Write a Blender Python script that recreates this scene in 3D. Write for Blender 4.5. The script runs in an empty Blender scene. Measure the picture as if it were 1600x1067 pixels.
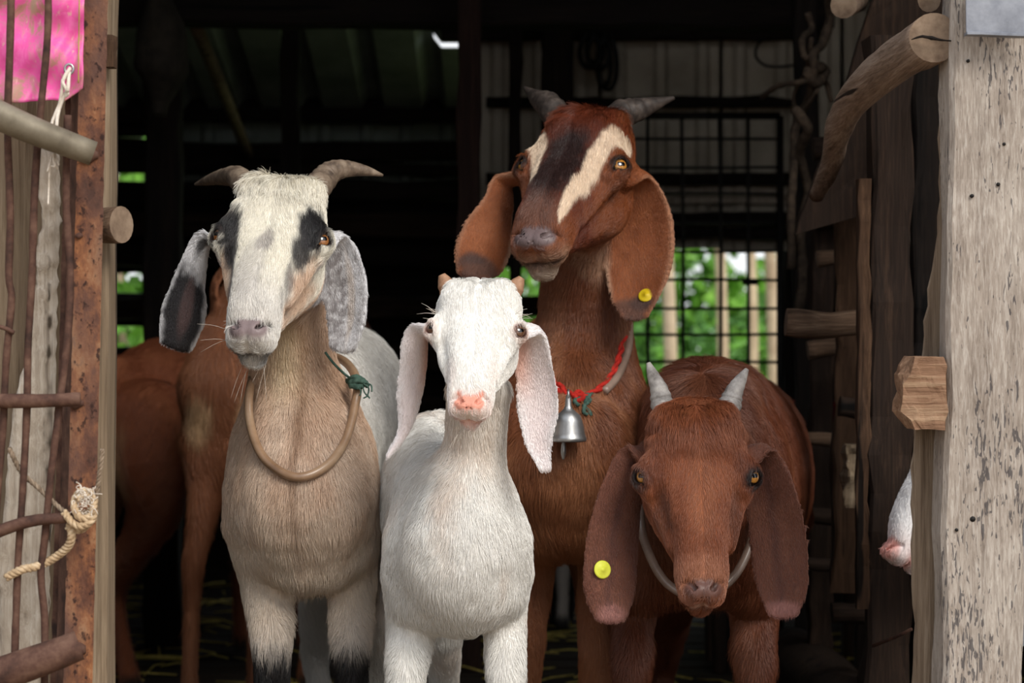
import bpy, bmesh, math, random
import numpy as np
from mathutils import Vector, Matrix

# ---------------------------------------------------------------- camera, sky, sun, exposure
SC = bpy.context.scene
COL = SC.collection
F = 3594.0            # focal length in pixels of the 1600 px wide frame
CZ = 0.65             # camera height above the barn floor
cam = bpy.data.cameras.new('camera')
camo = bpy.data.objects.new('camera', cam)
COL.objects.link(camo)
camo.location = (0, 0, CZ)
camo.rotation_euler = (math.pi / 2, 0, 0)
cam.sensor_width = 36.0
cam.lens = 36.0 * F / 1600.0
cam.clip_start = 0.05
cam.clip_end = 200
cam.dof.use_dof = True
cam.dof.focus_distance = 2.62
cam.dof.aperture_fstop = 8.0
SC.camera = camo

W = bpy.data.worlds.new('overcast_sky')
SC.world = W
W.use_nodes = True
nt = W.node_tree
nt.nodes.clear()
wo = nt.nodes.new('ShaderNodeOutputWorld')
bg = nt.nodes.new('ShaderNodeBackground')
tc = nt.nodes.new('ShaderNodeTexCoord')
sp = nt.nodes.new('ShaderNodeSeparateXYZ')
rp = nt.nodes.new('ShaderNodeValToRGB')
rp.color_ramp.elements[0].position = 0.0
rp.color_ramp.elements[0].color = (0.92, 0.94, 0.96, 1)
rp.color_ramp.elements[1].position = 1.0
rp.color_ramp.elements[1].color = (0.78, 0.87, 1.0, 1)
nt.links.new(tc.outputs['Generated'], sp.inputs[0])
nt.links.new(sp.outputs['Z'], rp.inputs[0])
nt.links.new(rp.outputs[0], bg.inputs[0])
nt.links.new(bg.outputs[0], wo.inputs[0])
bg.inputs[1].default_value = 1.25

sun = bpy.data.lights.new('sun', 'SUN')
sun.energy = 2.9
sun.angle = math.radians(30)
sun.color = (1.0, 0.95, 0.86)
suno = bpy.data.objects.new('sun', sun)
COL.objects.link(suno)
suno.rotation_euler = Vector((-0.50, 0.72, -0.74)).to_track_quat('-Z', 'Y').to_euler()

SC.view_settings.view_transform = 'Standard'
SC.view_settings.look = 'None'
SC.view_settings.gamma = 1.0
SC.view_settings.use_curve_mapping = False
SC.view_settings.exposure = 0.0

# ---------------------------------------------------------------- general helpers
rng = np.random.default_rng(7)


def P(px, py, d):
    """world point that the photograph shows at pixel (px, py), d metres in front of the camera"""
    return np.array([(px - 800.0) * d / F, d, CZ + (533.5 - py) * d / F])


def pxm(d):
    return d / F


def srgb(r, g, b):
    def c(x):
        x /= 255.0
        return x / 12.92 if x <= 0.04045 else ((x + 0.055) / 1.055) ** 2.4
    return np.array([c(r), c(g), c(b)])


def s4(r, g, b):
    return (*srgb(r, g, b), 1.0)


def unit(v):
    v = np.asarray(v, float)
    return v / (np.linalg.norm(v, axis=-1, keepdims=True) + 1e-12)


def sstep(a, b, x):
    t = np.clip((x - a) / (b - a), 0, 1)
    return t * t * (3 - 2 * t)


def hash3(i, j, k, s=0):
    h = (i * 374761393 + j * 668265263 + k * 2147483647 + s * 974634787) & 0xFFFFFFFF
    h = ((h ^ (h >> 13)) * 1274126177) & 0xFFFFFFFF
    return ((h ^ (h >> 16)) & 0xFFFF) / 65535.0


def vnoise(p, freq, seed=0):
    """smooth value noise in -1..1 at points p (N,3)"""
    q = np.asarray(p) * freq
    i = np.floor(q).astype(np.int64)
    f = q - i
    f = f * f * (3 - 2 * f)
    r = 0
    for a in (0, 1):
        wx = f[:, 0] if a else 1 - f[:, 0]
        for b in (0, 1):
            wy = f[:, 1] if b else 1 - f[:, 1]
            for c in (0, 1):
                wz = f[:, 2] if c else 1 - f[:, 2]
                r = r + wx * wy * wz * hash3(i[:, 0] + a, i[:, 1] + b, i[:, 2] + c, seed)
    return r * 2 - 1


def tag(o, label=None, cat=None, group=None, kind=None):
    if label: o['label'] = label
    if cat: o['category'] = cat
    if group: o['group'] = group
    if kind: o['kind'] = kind
    return o


def empty(name, loc, label=None, cat=None, group=None, kind=None):
    o = bpy.data.objects.new(name, None)
    o.empty_display_size = 0.05
    COL.objects.link(o)
    o.location = tuple(float(x) for x in loc)
    return tag(o, label, cat, group, kind)


def link(name, me, mats=(), parent=None, loc=None):
    o = bpy.data.objects.new(name, me)
    COL.objects.link(o)
    for m in mats:
        if m.name not in [x.name for x in me.materials if x]:
            me.materials.append(m)
    if loc is not None:
        o.location = tuple(float(x) for x in loc)
    if parent is not None:
        o.parent = parent
        if loc is None:
            o.location = -Vector(parent_world(parent))
    return o


def parent_world(o):
    """world location of an unrotated parent chain"""
    v = Vector((0, 0, 0))
    while o is not None:
        v = v + o.location
        o = o.parent
    return v


def mesh_from(name, V, faces, smooth=True):
    me = bpy.data.meshes.new(name)
    V = np.asarray(V, float)
    me.from_pydata([tuple(v) for v in V], [], [tuple(int(i) for i in f) for f in faces])
    if smooth:
        me.polygons.foreach_set('use_smooth', [True] * len(me.polygons))
    me.update()
    return me


def catmull(pts, m):
    """resample control rows (K,C) to m rows by a centripetal-ish Catmull-Rom"""
    pts = np.asarray(pts, float)
    K = len(pts)
    if K == 2:
        t = np.linspace(0, 1, m)[:, None]
        return pts[0] * (1 - t) + pts[1] * t
    ext = np.vstack([2 * pts[0] - pts[1], pts, 2 * pts[-1] - pts[-2]])
    t = np.linspace(0, K - 1, m)
    i = np.minimum(t.astype(int), K - 2)
    f = (t - i)[:, None]
    p0, p1, p2, p3 = ext[i], ext[i + 1], ext[i + 2], ext[i + 3]
    return 0.5 * ((2 * p1) + (-p0 + p2) * f + (2 * p0 - 5 * p1 + 4 * p2 - p3) * f ** 2 + (-p0 + 3 * p1 - 3 * p2 + p3) * f ** 3)


def tube_arrays(pts, rad, nseg=12, closed=False, caps=True, jitter=0.0, seed=0, squash=None, lump=None):
    """vertices and faces of a tube along world points pts with radii rad; the last faces are the caps"""
    pts = np.asarray(pts, float)
    n = len(pts)
    rad = np.broadcast_to(np.asarray(rad, float), (n,))
    if closed:
        T = unit(np.roll(pts, -1, 0) - np.roll(pts, 1, 0))
    else:
        T = unit(np.gradient(pts, axis=0))
    N = np.zeros_like(pts)
    up = np.array([0, 0, 1.0]) if abs(T[0, 2]) < 0.9 else np.array([1.0, 0, 0])
    N[0] = unit(np.cross(T[0], up))
    for i in range(1, n):
        v = N[i - 1] - T[i] * np.dot(N[i - 1], T[i])
        N[i] = unit(v)
    B = np.cross(T, N)
    a = np.linspace(0, 2 * math.pi, nseg, endpoint=False)
    ca, sa = np.cos(a), np.sin(a)
    R = rad[:, None] * np.ones((1, nseg))
    if squash is not None:
        sx, sy = squash
    else:
        sx = sy = 1.0
    V = pts[:, None, :] + R[..., None] * (ca[None, :, None] * N[:, None, :] * sx + sa[None, :, None] * B[:, None, :] * sy)
    V = V.reshape(-1, 3)
    if jitter:
        fr = lump or 0.5 / max(float(rad.mean()), 1e-4)
        nz = vnoise(V, fr, seed) + 0.5 * vnoise(V, fr * 2.7, seed + 5)
        c = np.repeat(pts, nseg, 0)
        V = c + (V - c) * (1 + jitter * nz)[:, None]
    fs = []
    m = n if closed else n - 1
    for i in range(m):
        for j in range(nseg):
            k = (i + 1) % n
            fs.append((i * nseg + j, i * nseg + (j + 1) % nseg, k * nseg + (j + 1) % nseg, k * nseg + j))
    ncap = 0
    if caps and not closed:
        V = np.vstack([V, pts[:1], pts[-1:]])
        c0, c1 = n * nseg, n * nseg + 1
        for j in range(nseg):
            fs.append((c0, (j + 1) % nseg, j))
            fs.append((c1, (n - 1) * nseg + j, (n - 1) * nseg + (j + 1) % nseg))
        ncap = 2 * nseg
    return V, fs, ncap


def tube(name, pts, rad, mat, parent=None, nseg=12, closed=False, jitter=0.0, seed=0, cap_mat=None, m=None, origin=None, squash=None, lump=None):
    """a tube as one object; its origin lies at its first point unless it has a parent"""
    pts = np.asarray(pts, float)
    rad = np.broadcast_to(np.asarray(rad, float), (len(pts),)).copy()
    if m:
        pr = catmull(np.hstack([pts, rad[:, None]]), m)
        pts, rad = pr[:, :3], np.maximum(pr[:, 3], 1e-4)
    V, fs, nc = tube_arrays(pts, rad, nseg, closed, True, jitter, seed, squash, lump)
    if parent is None:
        o0 = pts[0].copy() if origin is None else np.asarray(origin, float)
        me = mesh_from(name, V - o0, fs)
        o = link(name, me, [mat], loc=o0)
    else:
        me = mesh_from(name, V - np.array(parent_world(parent)), fs)
        o = link(name, me, [mat], parent, loc=(0, 0, 0))
    if cap_mat is not None and nc:
        me.materials.append(cap_mat)
        k = len(me.polygons)
        mi = np.zeros(k, np.int32)
        mi[k - nc:] = 1
        me.polygons.foreach_set('material_index', mi)
        sm = np.ones(k, bool)
        sm[k - nc:] = False
        me.polygons.foreach_set('use_smooth', sm)
    return o


def board_arrays(p0, p1, wvec, tvec, seg=14, jit=0.0, seed=0, w1=None, cross=4):
    """a sawn board from p0 to p1 (centre line), half width vector wvec, half thickness vector tvec, with uneven edges"""
    p0, p1, wv, tv = (np.asarray(x, float) for x in (p0, p1, wvec, tvec))
    w1 = wv if w1 is None else np.asarray(w1, float)
    t = np.linspace(0, 1, seg + 1)
    c = cross
    b = 0.82
    ring = [(-1, -b), (-b, -1)] + [(x, -1) for x in np.linspace(-b, b, c + 1)[1:-1]] + [(b, -1), (1, -b), (1, b), (b, 1)] + [(x, 1) for x in np.linspace(b, -b, c + 1)[1:-1]] + [(-b, 1), (-1, b)]
    # keep the chamfer small in absolute terms
    ring = np.array(ring)
    lw, lt = np.linalg.norm(wv), np.linalg.norm(tv)
    ch = 0.18 * min(lw, lt)
    ring[:, 0] = np.where(np.abs(np.abs(ring[:, 0]) - b) < 1e-6, np.sign(ring[:, 0]) * (1 - ch / lw), ring[:, 0])
    ring[:, 1] = np.where(np.abs(np.abs(ring[:, 1]) - b) < 1e-6, np.sign(ring[:, 1]) * (1 - ch / lt), ring[:, 1])
    n = len(ring)
    V = np.zeros((seg + 1, n, 3))
    for i, tt in enumerate(t):
        w = wv * (1 - tt) + w1 * tt
        V[i] = p0 * (1 - tt) + p1 * tt + ring[:, :1] * w + ring[:, 1:] * tv
    V = V.reshape(-1, 3)
    if jit:
        fr = 1.2 / max(2 * lw, 0.03)
        for k, ax in enumerate((wv / lw, tv / lt)):
            V = V + ax * (jit * (vnoise(V, fr, seed + k) + 0.6 * vnoise(V, fr * 3.1, seed + 9 + k)))[:, None]
    fs = []
    for i in range(seg):
        for j in range(n):
            fs.append((i * n + j, i * n + (j + 1) % n, (i + 1) * n + (j + 1) % n, (i + 1) * n + j))
    fs.append(tuple(range(n))[::-1])
    fs.append(tuple(seg * n + k for k in range(n)))
    return V, fs


def board(name, p0, p1, wvec, tvec, mat, parent=None, seg=14, jit=0.0, seed=0, w1=None, smooth=False, cross=4):
    V, fs = board_arrays(p0, p1, wvec, tvec, seg, jit, seed, w1, cross)
    if parent is None:
        o0 = np.asarray(p0, float)
        return link(name, mesh_from(name, V - o0, fs, smooth), [mat], loc=o0)
    return link(name, mesh_from(name, V - np.array(parent_world(parent)), fs, smooth), [mat], parent, loc=(0, 0, 0))
# ---------------------------------------------------------------- materials
def newmat(name):
    m = bpy.data.materials.new(name)
    m.use_nodes = True
    nt = m.node_tree
    nt.nodes.clear()
    out = nt.nodes.new('ShaderNodeOutputMaterial')
    b = nt.nodes.new('ShaderNodeBsdfPrincipled')
    nt.links.new(b.outputs[0], out.inputs[0])
    return m, nt, b


def nd(nt, kind, **kw):
    n = nt.nodes.new(kind)
    for k, v in kw.items():
        setattr(n, k, v)
    return n


def ramp(nt, fac, stops):
    r = nd(nt, 'ShaderNodeValToRGB')
    e = r.color_ramp.elements
    while len(e) < len(stops):
        e.new(0.5)
    for el, (p, c) in zip(e, stops):
        el.position = p
        el.color = c if len(c) == 4 else (*c, 1)
    nt.links.new(fac, r.inputs[0])
    return r.outputs[0]


def noise(nt, vec, scale, detail=4, rough=0.6, dist=0.0):
    n = nd(nt, 'ShaderNodeTexNoise')
    n.inputs['Scale'].default_value = scale
    n.inputs['Detail'].default_value = detail
    n.inputs['Roughness'].default_value = rough
    n.inputs['Distortion'].default_value = dist
    if vec is not None:
        nt.links.new(vec, n.inputs['Vector'])
    return n.outputs['Fac']


def mapped(nt, scale=(1, 1, 1), coord='Object', rot=(0, 0, 0)):
    tc = nd(nt, 'ShaderNodeTexCoord')
    oi = nd(nt, 'ShaderNodeObjectInfo')
    mp = nd(nt, 'ShaderNodeMapping')
    mp.inputs['Scale'].default_value = scale
    mp.inputs['Rotation'].default_value = rot
    ml = nd(nt, 'ShaderNodeMath', operation='MULTIPLY')
    ml.inputs[1].default_value = 37.0
    nt.links.new(oi.outputs['Random'], ml.inputs[0])
    ad = nd(nt, 'ShaderNodeVectorMath', operation='ADD')
    nt.links.new(tc.outputs[coord], mp.inputs['Vector'])
    nt.links.new(mp.outputs[0], ad.inputs[0])
    nt.links.new(ml.outputs[0], ad.inputs[1])
    return ad.outputs[0]


def mix(nt, fac, a, b, mode='MIX'):
    m = nd(nt, 'ShaderNodeMix', data_type='RGBA', blend_type=mode)
    for val, idx in ((fac, 0), (a, 6), (b, 7)):
        if isinstance(val, (int, float)):
            m.inputs[idx].default_value = val
        elif isinstance(val, tuple):
            m.inputs[idx].default_value = val if len(val) == 4 else (*val, 1)
        else:
            nt.links.new(val, m.inputs[idx])
    return m.outputs[2]


def bump(nt, b, h, strength=0.4, dist=0.004):
    bp = nd(nt, 'ShaderNodeBump')
    bp.inputs['Strength'].default_value = strength
    bp.inputs['Distance'].default_value = dist
    nt.links.new(h, bp.inputs['Height'])
    nt.links.new(bp.outputs[0], b.inputs['Normal'])


def wood(name, dark, mid, light, axis=2, flecks=None, rough=0.88, grain=1.0, bumps=0.6, stain=None):
    """weathered wood: fibres along one object axis, broad tone bands, checks and, if asked, short dark flecks"""
    m, nt, b = newmat(name)

    def st(across, along):
        q = [across * grain] * 3
        q[axis] = along * grain
        return mapped(nt, tuple(q))
    fine = noise(nt, st(190, 7), 1.0, 5, 0.7, 0.4)
    mid_ = noise(nt, st(46, 2.2), 1.0, 5, 0.65, 0.8)
    broad = noise(nt, st(9, 2.6), 1.0, 4, 0.6, 0.5)
    hsum = nd(nt, 'ShaderNodeMath', operation='ADD')
    nt.links.new(fine, hsum.inputs[0]); nt.links.new(mid_, hsum.inputs[1])
    half = nd(nt, 'ShaderNodeMath', operation='MULTIPLY')
    nt.links.new(hsum.outputs[0], half.inputs[0]); half.inputs[1].default_value = 0.5
    c = ramp(nt, half.outputs[0], [(0.34, dark), (0.5, mid), (0.64, light)])
    c = mix(nt, ramp(nt, broad, [(0.38, (0, 0, 0)), (0.66, (.75, .75, .75))]), c, ramp(nt, fine, [(0.3, tuple(0.72 * x for x in mid[:3])), (0.7, mid)]))
    chk = noise(nt, st(34, 0.9), 1.0, 3, 0.5, 0.2)
    c = mix(nt, ramp(nt, chk, [(0.30, (1, 1, 1)), (0.335, (0, 0, 0))]), c, tuple(0.35 * x for x in dark[:3]))
    if stain is not None:
        n4 = noise(nt, mapped(nt, (7, 7, 4)), 1.0, 5, 0.65)
        c = mix(nt, ramp(nt, n4, [(0.48, (0, 0, 0)), (0.64, (.8, .8, .8))]), c, stain)
    if flecks is not None:
        sc3 = [300] * 3
        sc3[axis] = 52
        n3 = noise(nt, mapped(nt, tuple(sc3)), 1.0, 2, 0.5, 0.5)
        n5 = noise(nt, mapped(nt, (16, 16, 6)), 1.0, 2, 0.5)
        ad = nd(nt, 'ShaderNodeMath', operation='MULTIPLY_ADD')
        nt.links.new(n5, ad.inputs[0]); ad.inputs[1].default_value = 0.55; nt.links.new(n3, ad.inputs[2])
        c = mix(nt, ramp(nt, ad.outputs[0], [(0.86, (0, 0, 0)), (0.97, (.7, .7, .7))]), c, flecks)
    nt.links.new(c, b.inputs['Base Color'])
    b.inputs['Roughness'].default_value = rough
    b.inputs['Specular IOR Level'].default_value = 0.22
    bump(nt, b, half.outputs[0], bumps, 0.005)
    return m


def mottled(name, stops, scale=30, rough=0.8, metal=0.0, bumps=0.3, bdist=0.002, stretch=(1, 1, 1), spec=0.3, detail=6):
    m, nt, b = newmat(name)
    n1 = noise(nt, mapped(nt, stretch), scale, detail, 0.65)
    nt.links.new(ramp(nt, n1, stops), b.inputs['Base Color'])
    b.inputs['Roughness'].default_value = rough
    b.inputs['Metallic'].default_value = metal
    b.inputs['Specular IOR Level'].default_value = spec
    if bumps:
        bump(nt, b, n1, bumps, bdist)
    return m


def driftwood():
    """grey post: soft mottled tone, hair-fine short fibres, many small dark flecks"""
    m, nt, b = newmat('grey_weathered_wood')
    broad = noise(nt, mapped(nt, (11, 11, 6)), 1.0, 6, 0.66, 0.4)
    fib = noise(nt, mapped(nt, (420, 420, 46)), 1.0, 4, 0.65, 0.6)
    strk = noise(nt, mapped(nt, (60, 60, 5)), 1.0, 5, 0.62, 0.5)
    c = ramp(nt, broad, [(0.32, s4(126, 112, 99)), (0.5, s4(154, 142, 131)), (0.66, s4(182, 172, 161))])
    c = mix(nt, 0.55, c, ramp(nt, fib, [(0.34, s4(106, 94, 86)), (0.5, s4(162, 150, 140)), (0.66, s4(204, 196, 188))]))
    c = mix(nt, 0.22, c, ramp(nt, strk, [(0.36, s4(96, 82, 72)), (0.62, s4(188, 176, 164))]))
    fl = noise(nt, mapped(nt, (330, 330, 62)), 1.0, 2, 0.5, 0.7)
    zone = noise(nt, mapped(nt, (14, 14, 5)), 1.0, 3, 0.6)
    ad = nd(nt, 'ShaderNodeMath', operation='MULTIPLY_ADD')
    nt.links.new(zone, ad.inputs[0]); ad.inputs[1].default_value = 0.7; nt.links.new(fl, ad.inputs[2])
    c = mix(nt, ramp(nt, ad.outputs[0], [(0.99, (0, 0, 0)), (1.09, (.75, .75, .75))]), c, s4(54, 52, 57))
    nt.links.new(c, b.inputs['Base Color'])
    b.inputs['Roughness'].default_value = 0.88
    b.inputs['Specular IOR Level'].default_value = 0.22
    bump(nt, b, fib, 0.5, 0.003)
    return m


M = {}
M['grey_wood'] = driftwood()
M['pale_wood'] = wood('pale_split_wood', s4(120, 104, 88), s4(176, 162, 146), s4(205, 195, 182), 2, bumps=0.9)
M['tan_wood'] = wood('tan_weathered_wood', s4(78, 63, 50), s4(126, 108, 88), s4(158, 140, 118), 2, bumps=0.7)
M['edge_wood'] = wood('worn_edge_wood', s4(84, 68, 54), s4(132, 114, 96), s4(160, 144, 126), 2, bumps=0.8)
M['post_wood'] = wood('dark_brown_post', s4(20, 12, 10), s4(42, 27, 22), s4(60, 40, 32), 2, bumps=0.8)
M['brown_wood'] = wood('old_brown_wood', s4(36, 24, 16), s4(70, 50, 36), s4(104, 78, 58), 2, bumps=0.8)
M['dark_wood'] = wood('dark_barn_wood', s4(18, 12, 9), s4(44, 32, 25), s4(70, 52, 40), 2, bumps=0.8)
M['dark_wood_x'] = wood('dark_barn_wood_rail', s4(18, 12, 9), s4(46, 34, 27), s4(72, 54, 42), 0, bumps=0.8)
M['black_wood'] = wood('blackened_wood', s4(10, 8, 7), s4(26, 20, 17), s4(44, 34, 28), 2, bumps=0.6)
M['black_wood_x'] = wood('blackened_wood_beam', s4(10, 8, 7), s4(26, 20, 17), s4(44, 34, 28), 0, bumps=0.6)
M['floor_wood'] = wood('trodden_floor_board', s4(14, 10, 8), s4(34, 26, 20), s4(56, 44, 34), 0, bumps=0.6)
M['bark'] = wood('log_bark', s4(74, 58, 48), s4(136, 114, 98), s4(172, 152, 136), 1, bumps=1.0, grain=1.6)
M['bark_x'] = wood('log_bark_side', s4(50, 36, 28), s4(100, 78, 62), s4(140, 116, 96), 0, bumps=1.0, grain=1.6)
M['cut_wood'] = mottled('sawn_log_end', [(0.3, s4(94, 76, 62)), (0.55, s4(132, 112, 94)), (0.8, s4(154, 136, 118))], 40, 0.9)
M['raw_wood'] = wood('raw_broken_wood', s4(88, 62, 46), s4(134, 102, 80), s4(164, 136, 110), 0, bumps=1.0)
def rusty():
    m, nt, b = newmat('rusty_iron')
    n1 = noise(nt, mapped(nt, (1, 1, .5)), 34, 7, 0.7)
    n2 = noise(nt, mapped(nt, (1, 1, .8)), 120, 4, 0.65)
    n3 = noise(nt, mapped(nt, (1, 1, .35)), 9, 4, 0.6)
    c = ramp(nt, n1, [(0.32, s4(58, 36, 29)), (0.44, s4(98, 62, 46)), (0.54, s4(142, 92, 60)), (0.62, s4(164, 120, 86)), (0.72, s4(112, 92, 82))])
    c = mix(nt, ramp(nt, n3, [(0.40, (0, 0, 0)), (0.60, (.85, .85, .85))]), c, s4(96, 72, 64))
    c = mix(nt, ramp(nt, n2, [(0.56, (0, 0, 0)), (0.64, (.9, .9, .9))]), c, s4(46, 30, 27))
    nt.links.new(c, b.inputs['Base Color'])
    b.inputs['Roughness'].default_value = 0.85
    b.inputs['Specular IOR Level'].default_value = 0.25
    bump(nt, b, n2, 0.6, 0.002)
    return m


M['rust'] = rusty()
M['rust_dark'] = mottled('brown_rusted_rod', [(0.3, s4(46, 32, 28)), (0.5, s4(84, 58, 48)), (0.7, s4(112, 84, 70))], 40, 0.8, 0.2, 0.5, 0.001)
M['pipe'] = mottled('dull_galvanised_pipe', [(0.3, s4(78, 68, 56)), (0.5, s4(112, 103, 88)), (0.7, s4(136, 127, 111))], 16, 0.6, 0.35, 0.2, 0.001)
M['sheet_warm'] = mottled('dusty_corrugated_sheet', [(0.25, s4(140, 130, 116)), (0.5, s4(186, 176, 160)), (0.75, s4(205, 196, 182))], 3, 0.75, 0.15, 0.1)
M['sheet_cool'] = mottled('greenish_corrugated_sheet', [(0.25, s4(92, 98, 94)), (0.5, s4(130, 138, 132)), (0.75, s4(150, 158, 152))], 3, 0.75, 0.15, 0.1)
M['zinc'] = mottled('grey_zinc_plate', [(0.3, s4(98, 101, 110)), (0.5, s4(128, 131, 140)), (0.7, s4(152, 155, 163))], 22, 0.55, 0.3, 0.15)
M['black_iron'] = mottled('black_iron', [(0.3, s4(14, 13, 13)), (0.7, s4(36, 32, 30))], 30, 0.6, 0.3)
M['rope'] = mottled('hemp_rope', [(0.3, s4(120, 96, 70)), (0.5, s4(182, 156, 124)), (0.75, s4(214, 194, 166))], 120, 0.95, 0, 0.6, 0.001)
M['rope_grey'] = mottled('weathered_rope', [(0.3, s4(84, 70, 58)), (0.5, s4(132, 114, 96)), (0.75, s4(160, 144, 126))], 120, 0.95, 0, 0.6, 0.001)
M['white_string'] = mottled('white_string', [(0.3, s4(190, 176, 160)), (0.7, s4(236, 226, 214))], 150, 0.95, 0, 0.4, 0.0006)
M['red_rope'] = mottled('red_rope', [(0.3, s4(130, 18, 14)), (0.7, s4(206, 48, 34))], 150, 0.9, 0, 0.5, 0.0006)
M['green_string'] = mottled('green_string', [(0.3, s4(30, 50, 42)), (0.7, s4(84, 112, 100))], 150, 0.9, 0, 0.5, 0.0006)
M['dry_vine'] = mottled('dry_vine', [(0.3, s4(40, 32, 26)), (0.7, s4(96, 80, 66))], 60, 0.95, 0, 0.5, 0.001)
M['black_rubber'] = mottled('black_cable', [(0.3, s4(10, 10, 11)), (0.7, s4(24, 24, 24))], 40, 0.5)
M['hose_tan'] = mottled('tan_hose', [(0.3, s4(116, 88, 66)), (0.55, s4(154, 124, 98)), (0.8, s4(176, 150, 124))], 14, 0.32, 0, 0.05, 0.0005, spec=0.6)
M['hose_grey'] = mottled('dusty_clear_hose', [(0.3, s4(104, 84, 74)), (0.7, s4(156, 132, 118))], 14, 0.32, 0, 0.05, 0.0005, spec=0.6)
M['tag'] = mottled('yellow_tag', [(0.3, s4(196, 164, 20)), (0.7, s4(232, 205, 40))], 60, 0.45, 0, 0.1, 0.0005)
M['tag_lime'] = mottled('lime_tag', [(0.3, s4(196, 200, 50)), (0.7, s4(228, 228, 84))], 60, 0.45, 0, 0.1, 0.0005)
M['bell'] = mottled('dull_silver_bell', [(0.3, s4(128, 126, 124)), (0.55, s4(178, 177, 176)), (0.8, s4(206, 206, 206))], 30, 0.36, 0.85, 0.15, 0.0006)
M['straw'] = mottled('dry_straw', [(0.3, s4(130, 112, 50)), (0.7, s4(196, 178, 96))], 40, 0.9)
M['earth'] = mottled('trodden_earth', [(0.3, s4(110, 92, 72)), (0.5, s4(150, 130, 104)), (0.7, s4(172, 152, 126))], 5, 0.95, 0, 0.4, 0.01)
M['horn_dark'] = mottled('grey_brown_horn', [(0.3, s4(66, 54, 46)), (0.5, s4(112, 96, 82)), (0.72, s4(150, 134, 116))], 60, 0.55, 0, 0.5, 0.0008, (1, 1, 1))
M['horn_black'] = mottled('dark_horn', [(0.3, s4(34, 29, 28)), (0.55, s4(68, 59, 54)), (0.8, s4(104, 93, 85))], 70, 0.55, 0, 0.5, 0.0008)
M['horn_grey'] = mottled('pale_grey_horn', [(0.3, s4(92, 86, 82)), (0.52, s4(150, 144, 140)), (0.75, s4(186, 180, 174))], 70, 0.6, 0, 0.5, 0.0008)
M['horn_bud'] = mottled('brown_horn_bud', [(0.3, s4(120, 86, 64)), (0.7, s4(176, 136, 108))], 80, 0.6, 0, 0.5, 0.0008)
M['leaf'] = mottled('green_leaf', [(0.25, s4(52, 96, 30)), (0.5, s4(98, 150, 48)), (0.75, s4(150, 188, 84))], 2.2, 0.6, 0, 0)
M['leaf_dark'] = mottled('deep_green_leaf', [(0.25, s4(34, 70, 24)), (0.5, s4(70, 116, 40)), (0.75, s4(112, 152, 60))], 2.2, 0.6, 0, 0)
M['trunk_pale'] = mottled('pale_trunk', [(0.3, s4(150, 126, 104)), (0.7, s4(206, 184, 158))], 6, 0.9)
M['grass'] = mottled('grass_ground', [(0.3, s4(92, 110, 62)), (0.5, s4(140, 156, 96)), (0.7, s4(186, 182, 142))], 3, 0.95)
M['sacking'] = mottled('dark_sacking', [(0.3, s4(30, 26, 22)), (0.7, s4(60, 54, 46))], 30, 0.95)
M['red_plastic'] = mottled('red_plastic', [(0.3, s4(70, 8, 16)), (0.7, s4(110, 14, 26))], 10, 0.4, 0, 0.05)


def pink_banner():
    m, nt, b = newmat('pink_banner')
    v = mapped(nt, (1, 1, 0.6))
    n = noise(nt, v, 30, 8, 0.72, 0.8)
    n2 = noise(nt, v, 160, 4, 0.6)
    c = ramp(nt, n, [(0.34, s4(238, 112, 178)), (0.44, s4(232, 80, 162)), (0.50, s4(222, 106, 158)), (0.57, s4(182, 130, 118)), (0.68, s4(160, 140, 112))])
    c = mix(nt, ramp(nt, n2, [(0.62, (0, 0, 0)), (0.72, (1, 1, 1))]), c, s4(220, 160, 160))
    nt.links.new(c, b.inputs['Base Color'])
    b.inputs['Roughness'].default_value = 0.5
    bump(nt, b, n, 0.3, 0.002)
    return m


M['banner'] = pink_banner()


def eye_mat(name, iris_a, iris_b):
    """a goat's eye: the object's own +Z looks out, +X runs along the slit of the pupil; unit radius"""
    m, nt, b = newmat(name)
    tcn = nd(nt, 'ShaderNodeTexCoord')
    s = nd(nt, 'ShaderNodeSeparateXYZ')
    nt.links.new(tcn.outputs['Object'], s.inputs[0])

    def math_(op, a, c):
        n = nd(nt, 'ShaderNodeMath', operation=op)
        for i, x in enumerate((a, c)):
            if isinstance(x, (int, float)):
                n.inputs[i].default_value = x
            else:
                nt.links.new(x, n.inputs[i])
        return n.outputs[0]
    r = math_('SQRT', math_('ADD', math_('POWER', s.outputs[0], 2), math_('POWER', s.outputs[1], 2)), 0)
    n1 = noise(nt, tcn.outputs['Object'], 14, 3, 0.6)
    iris = ramp(nt, n1, [(0.3, iris_a), (0.7, iris_b)])
    c = mix(nt, ramp(nt, r, [(0.62, (0, 0, 0)), (0.72, (1, 1, 1))]), iris, s4(34, 20, 14))
    ex = math_('POWER', math_('DIVIDE', s.outputs[0], 0.42), 4)
    ey = math_('POWER', math_('DIVIDE', s.outputs[1], 0.23), 4)
    pu = math_('ADD', ex, ey)
    c = mix(nt, ramp(nt, pu, [(0.7, (1, 1, 1)), (1.0, (0, 0, 0))]), c, s4(8, 8, 12))
    nt.links.new(c, b.inputs['Base Color'])
    b.inputs['Roughness'].default_value = 0.08
    b.inputs['Coat Weight'].default_value = 1.0
    b.inputs['Coat Roughness'].default_value = 0.03
    return m


M['eye_amber'] = eye_mat('amber_goat_eye', s4(112, 66, 34), s4(176, 116, 66))
M['eye_brown'] = eye_mat('brown_goat_eye', s4(70, 44, 30), s4(112, 78, 56))
M['eye_gold'] = eye_mat('gold_goat_eye', s4(136, 86, 32), s4(204, 142, 62))


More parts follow.
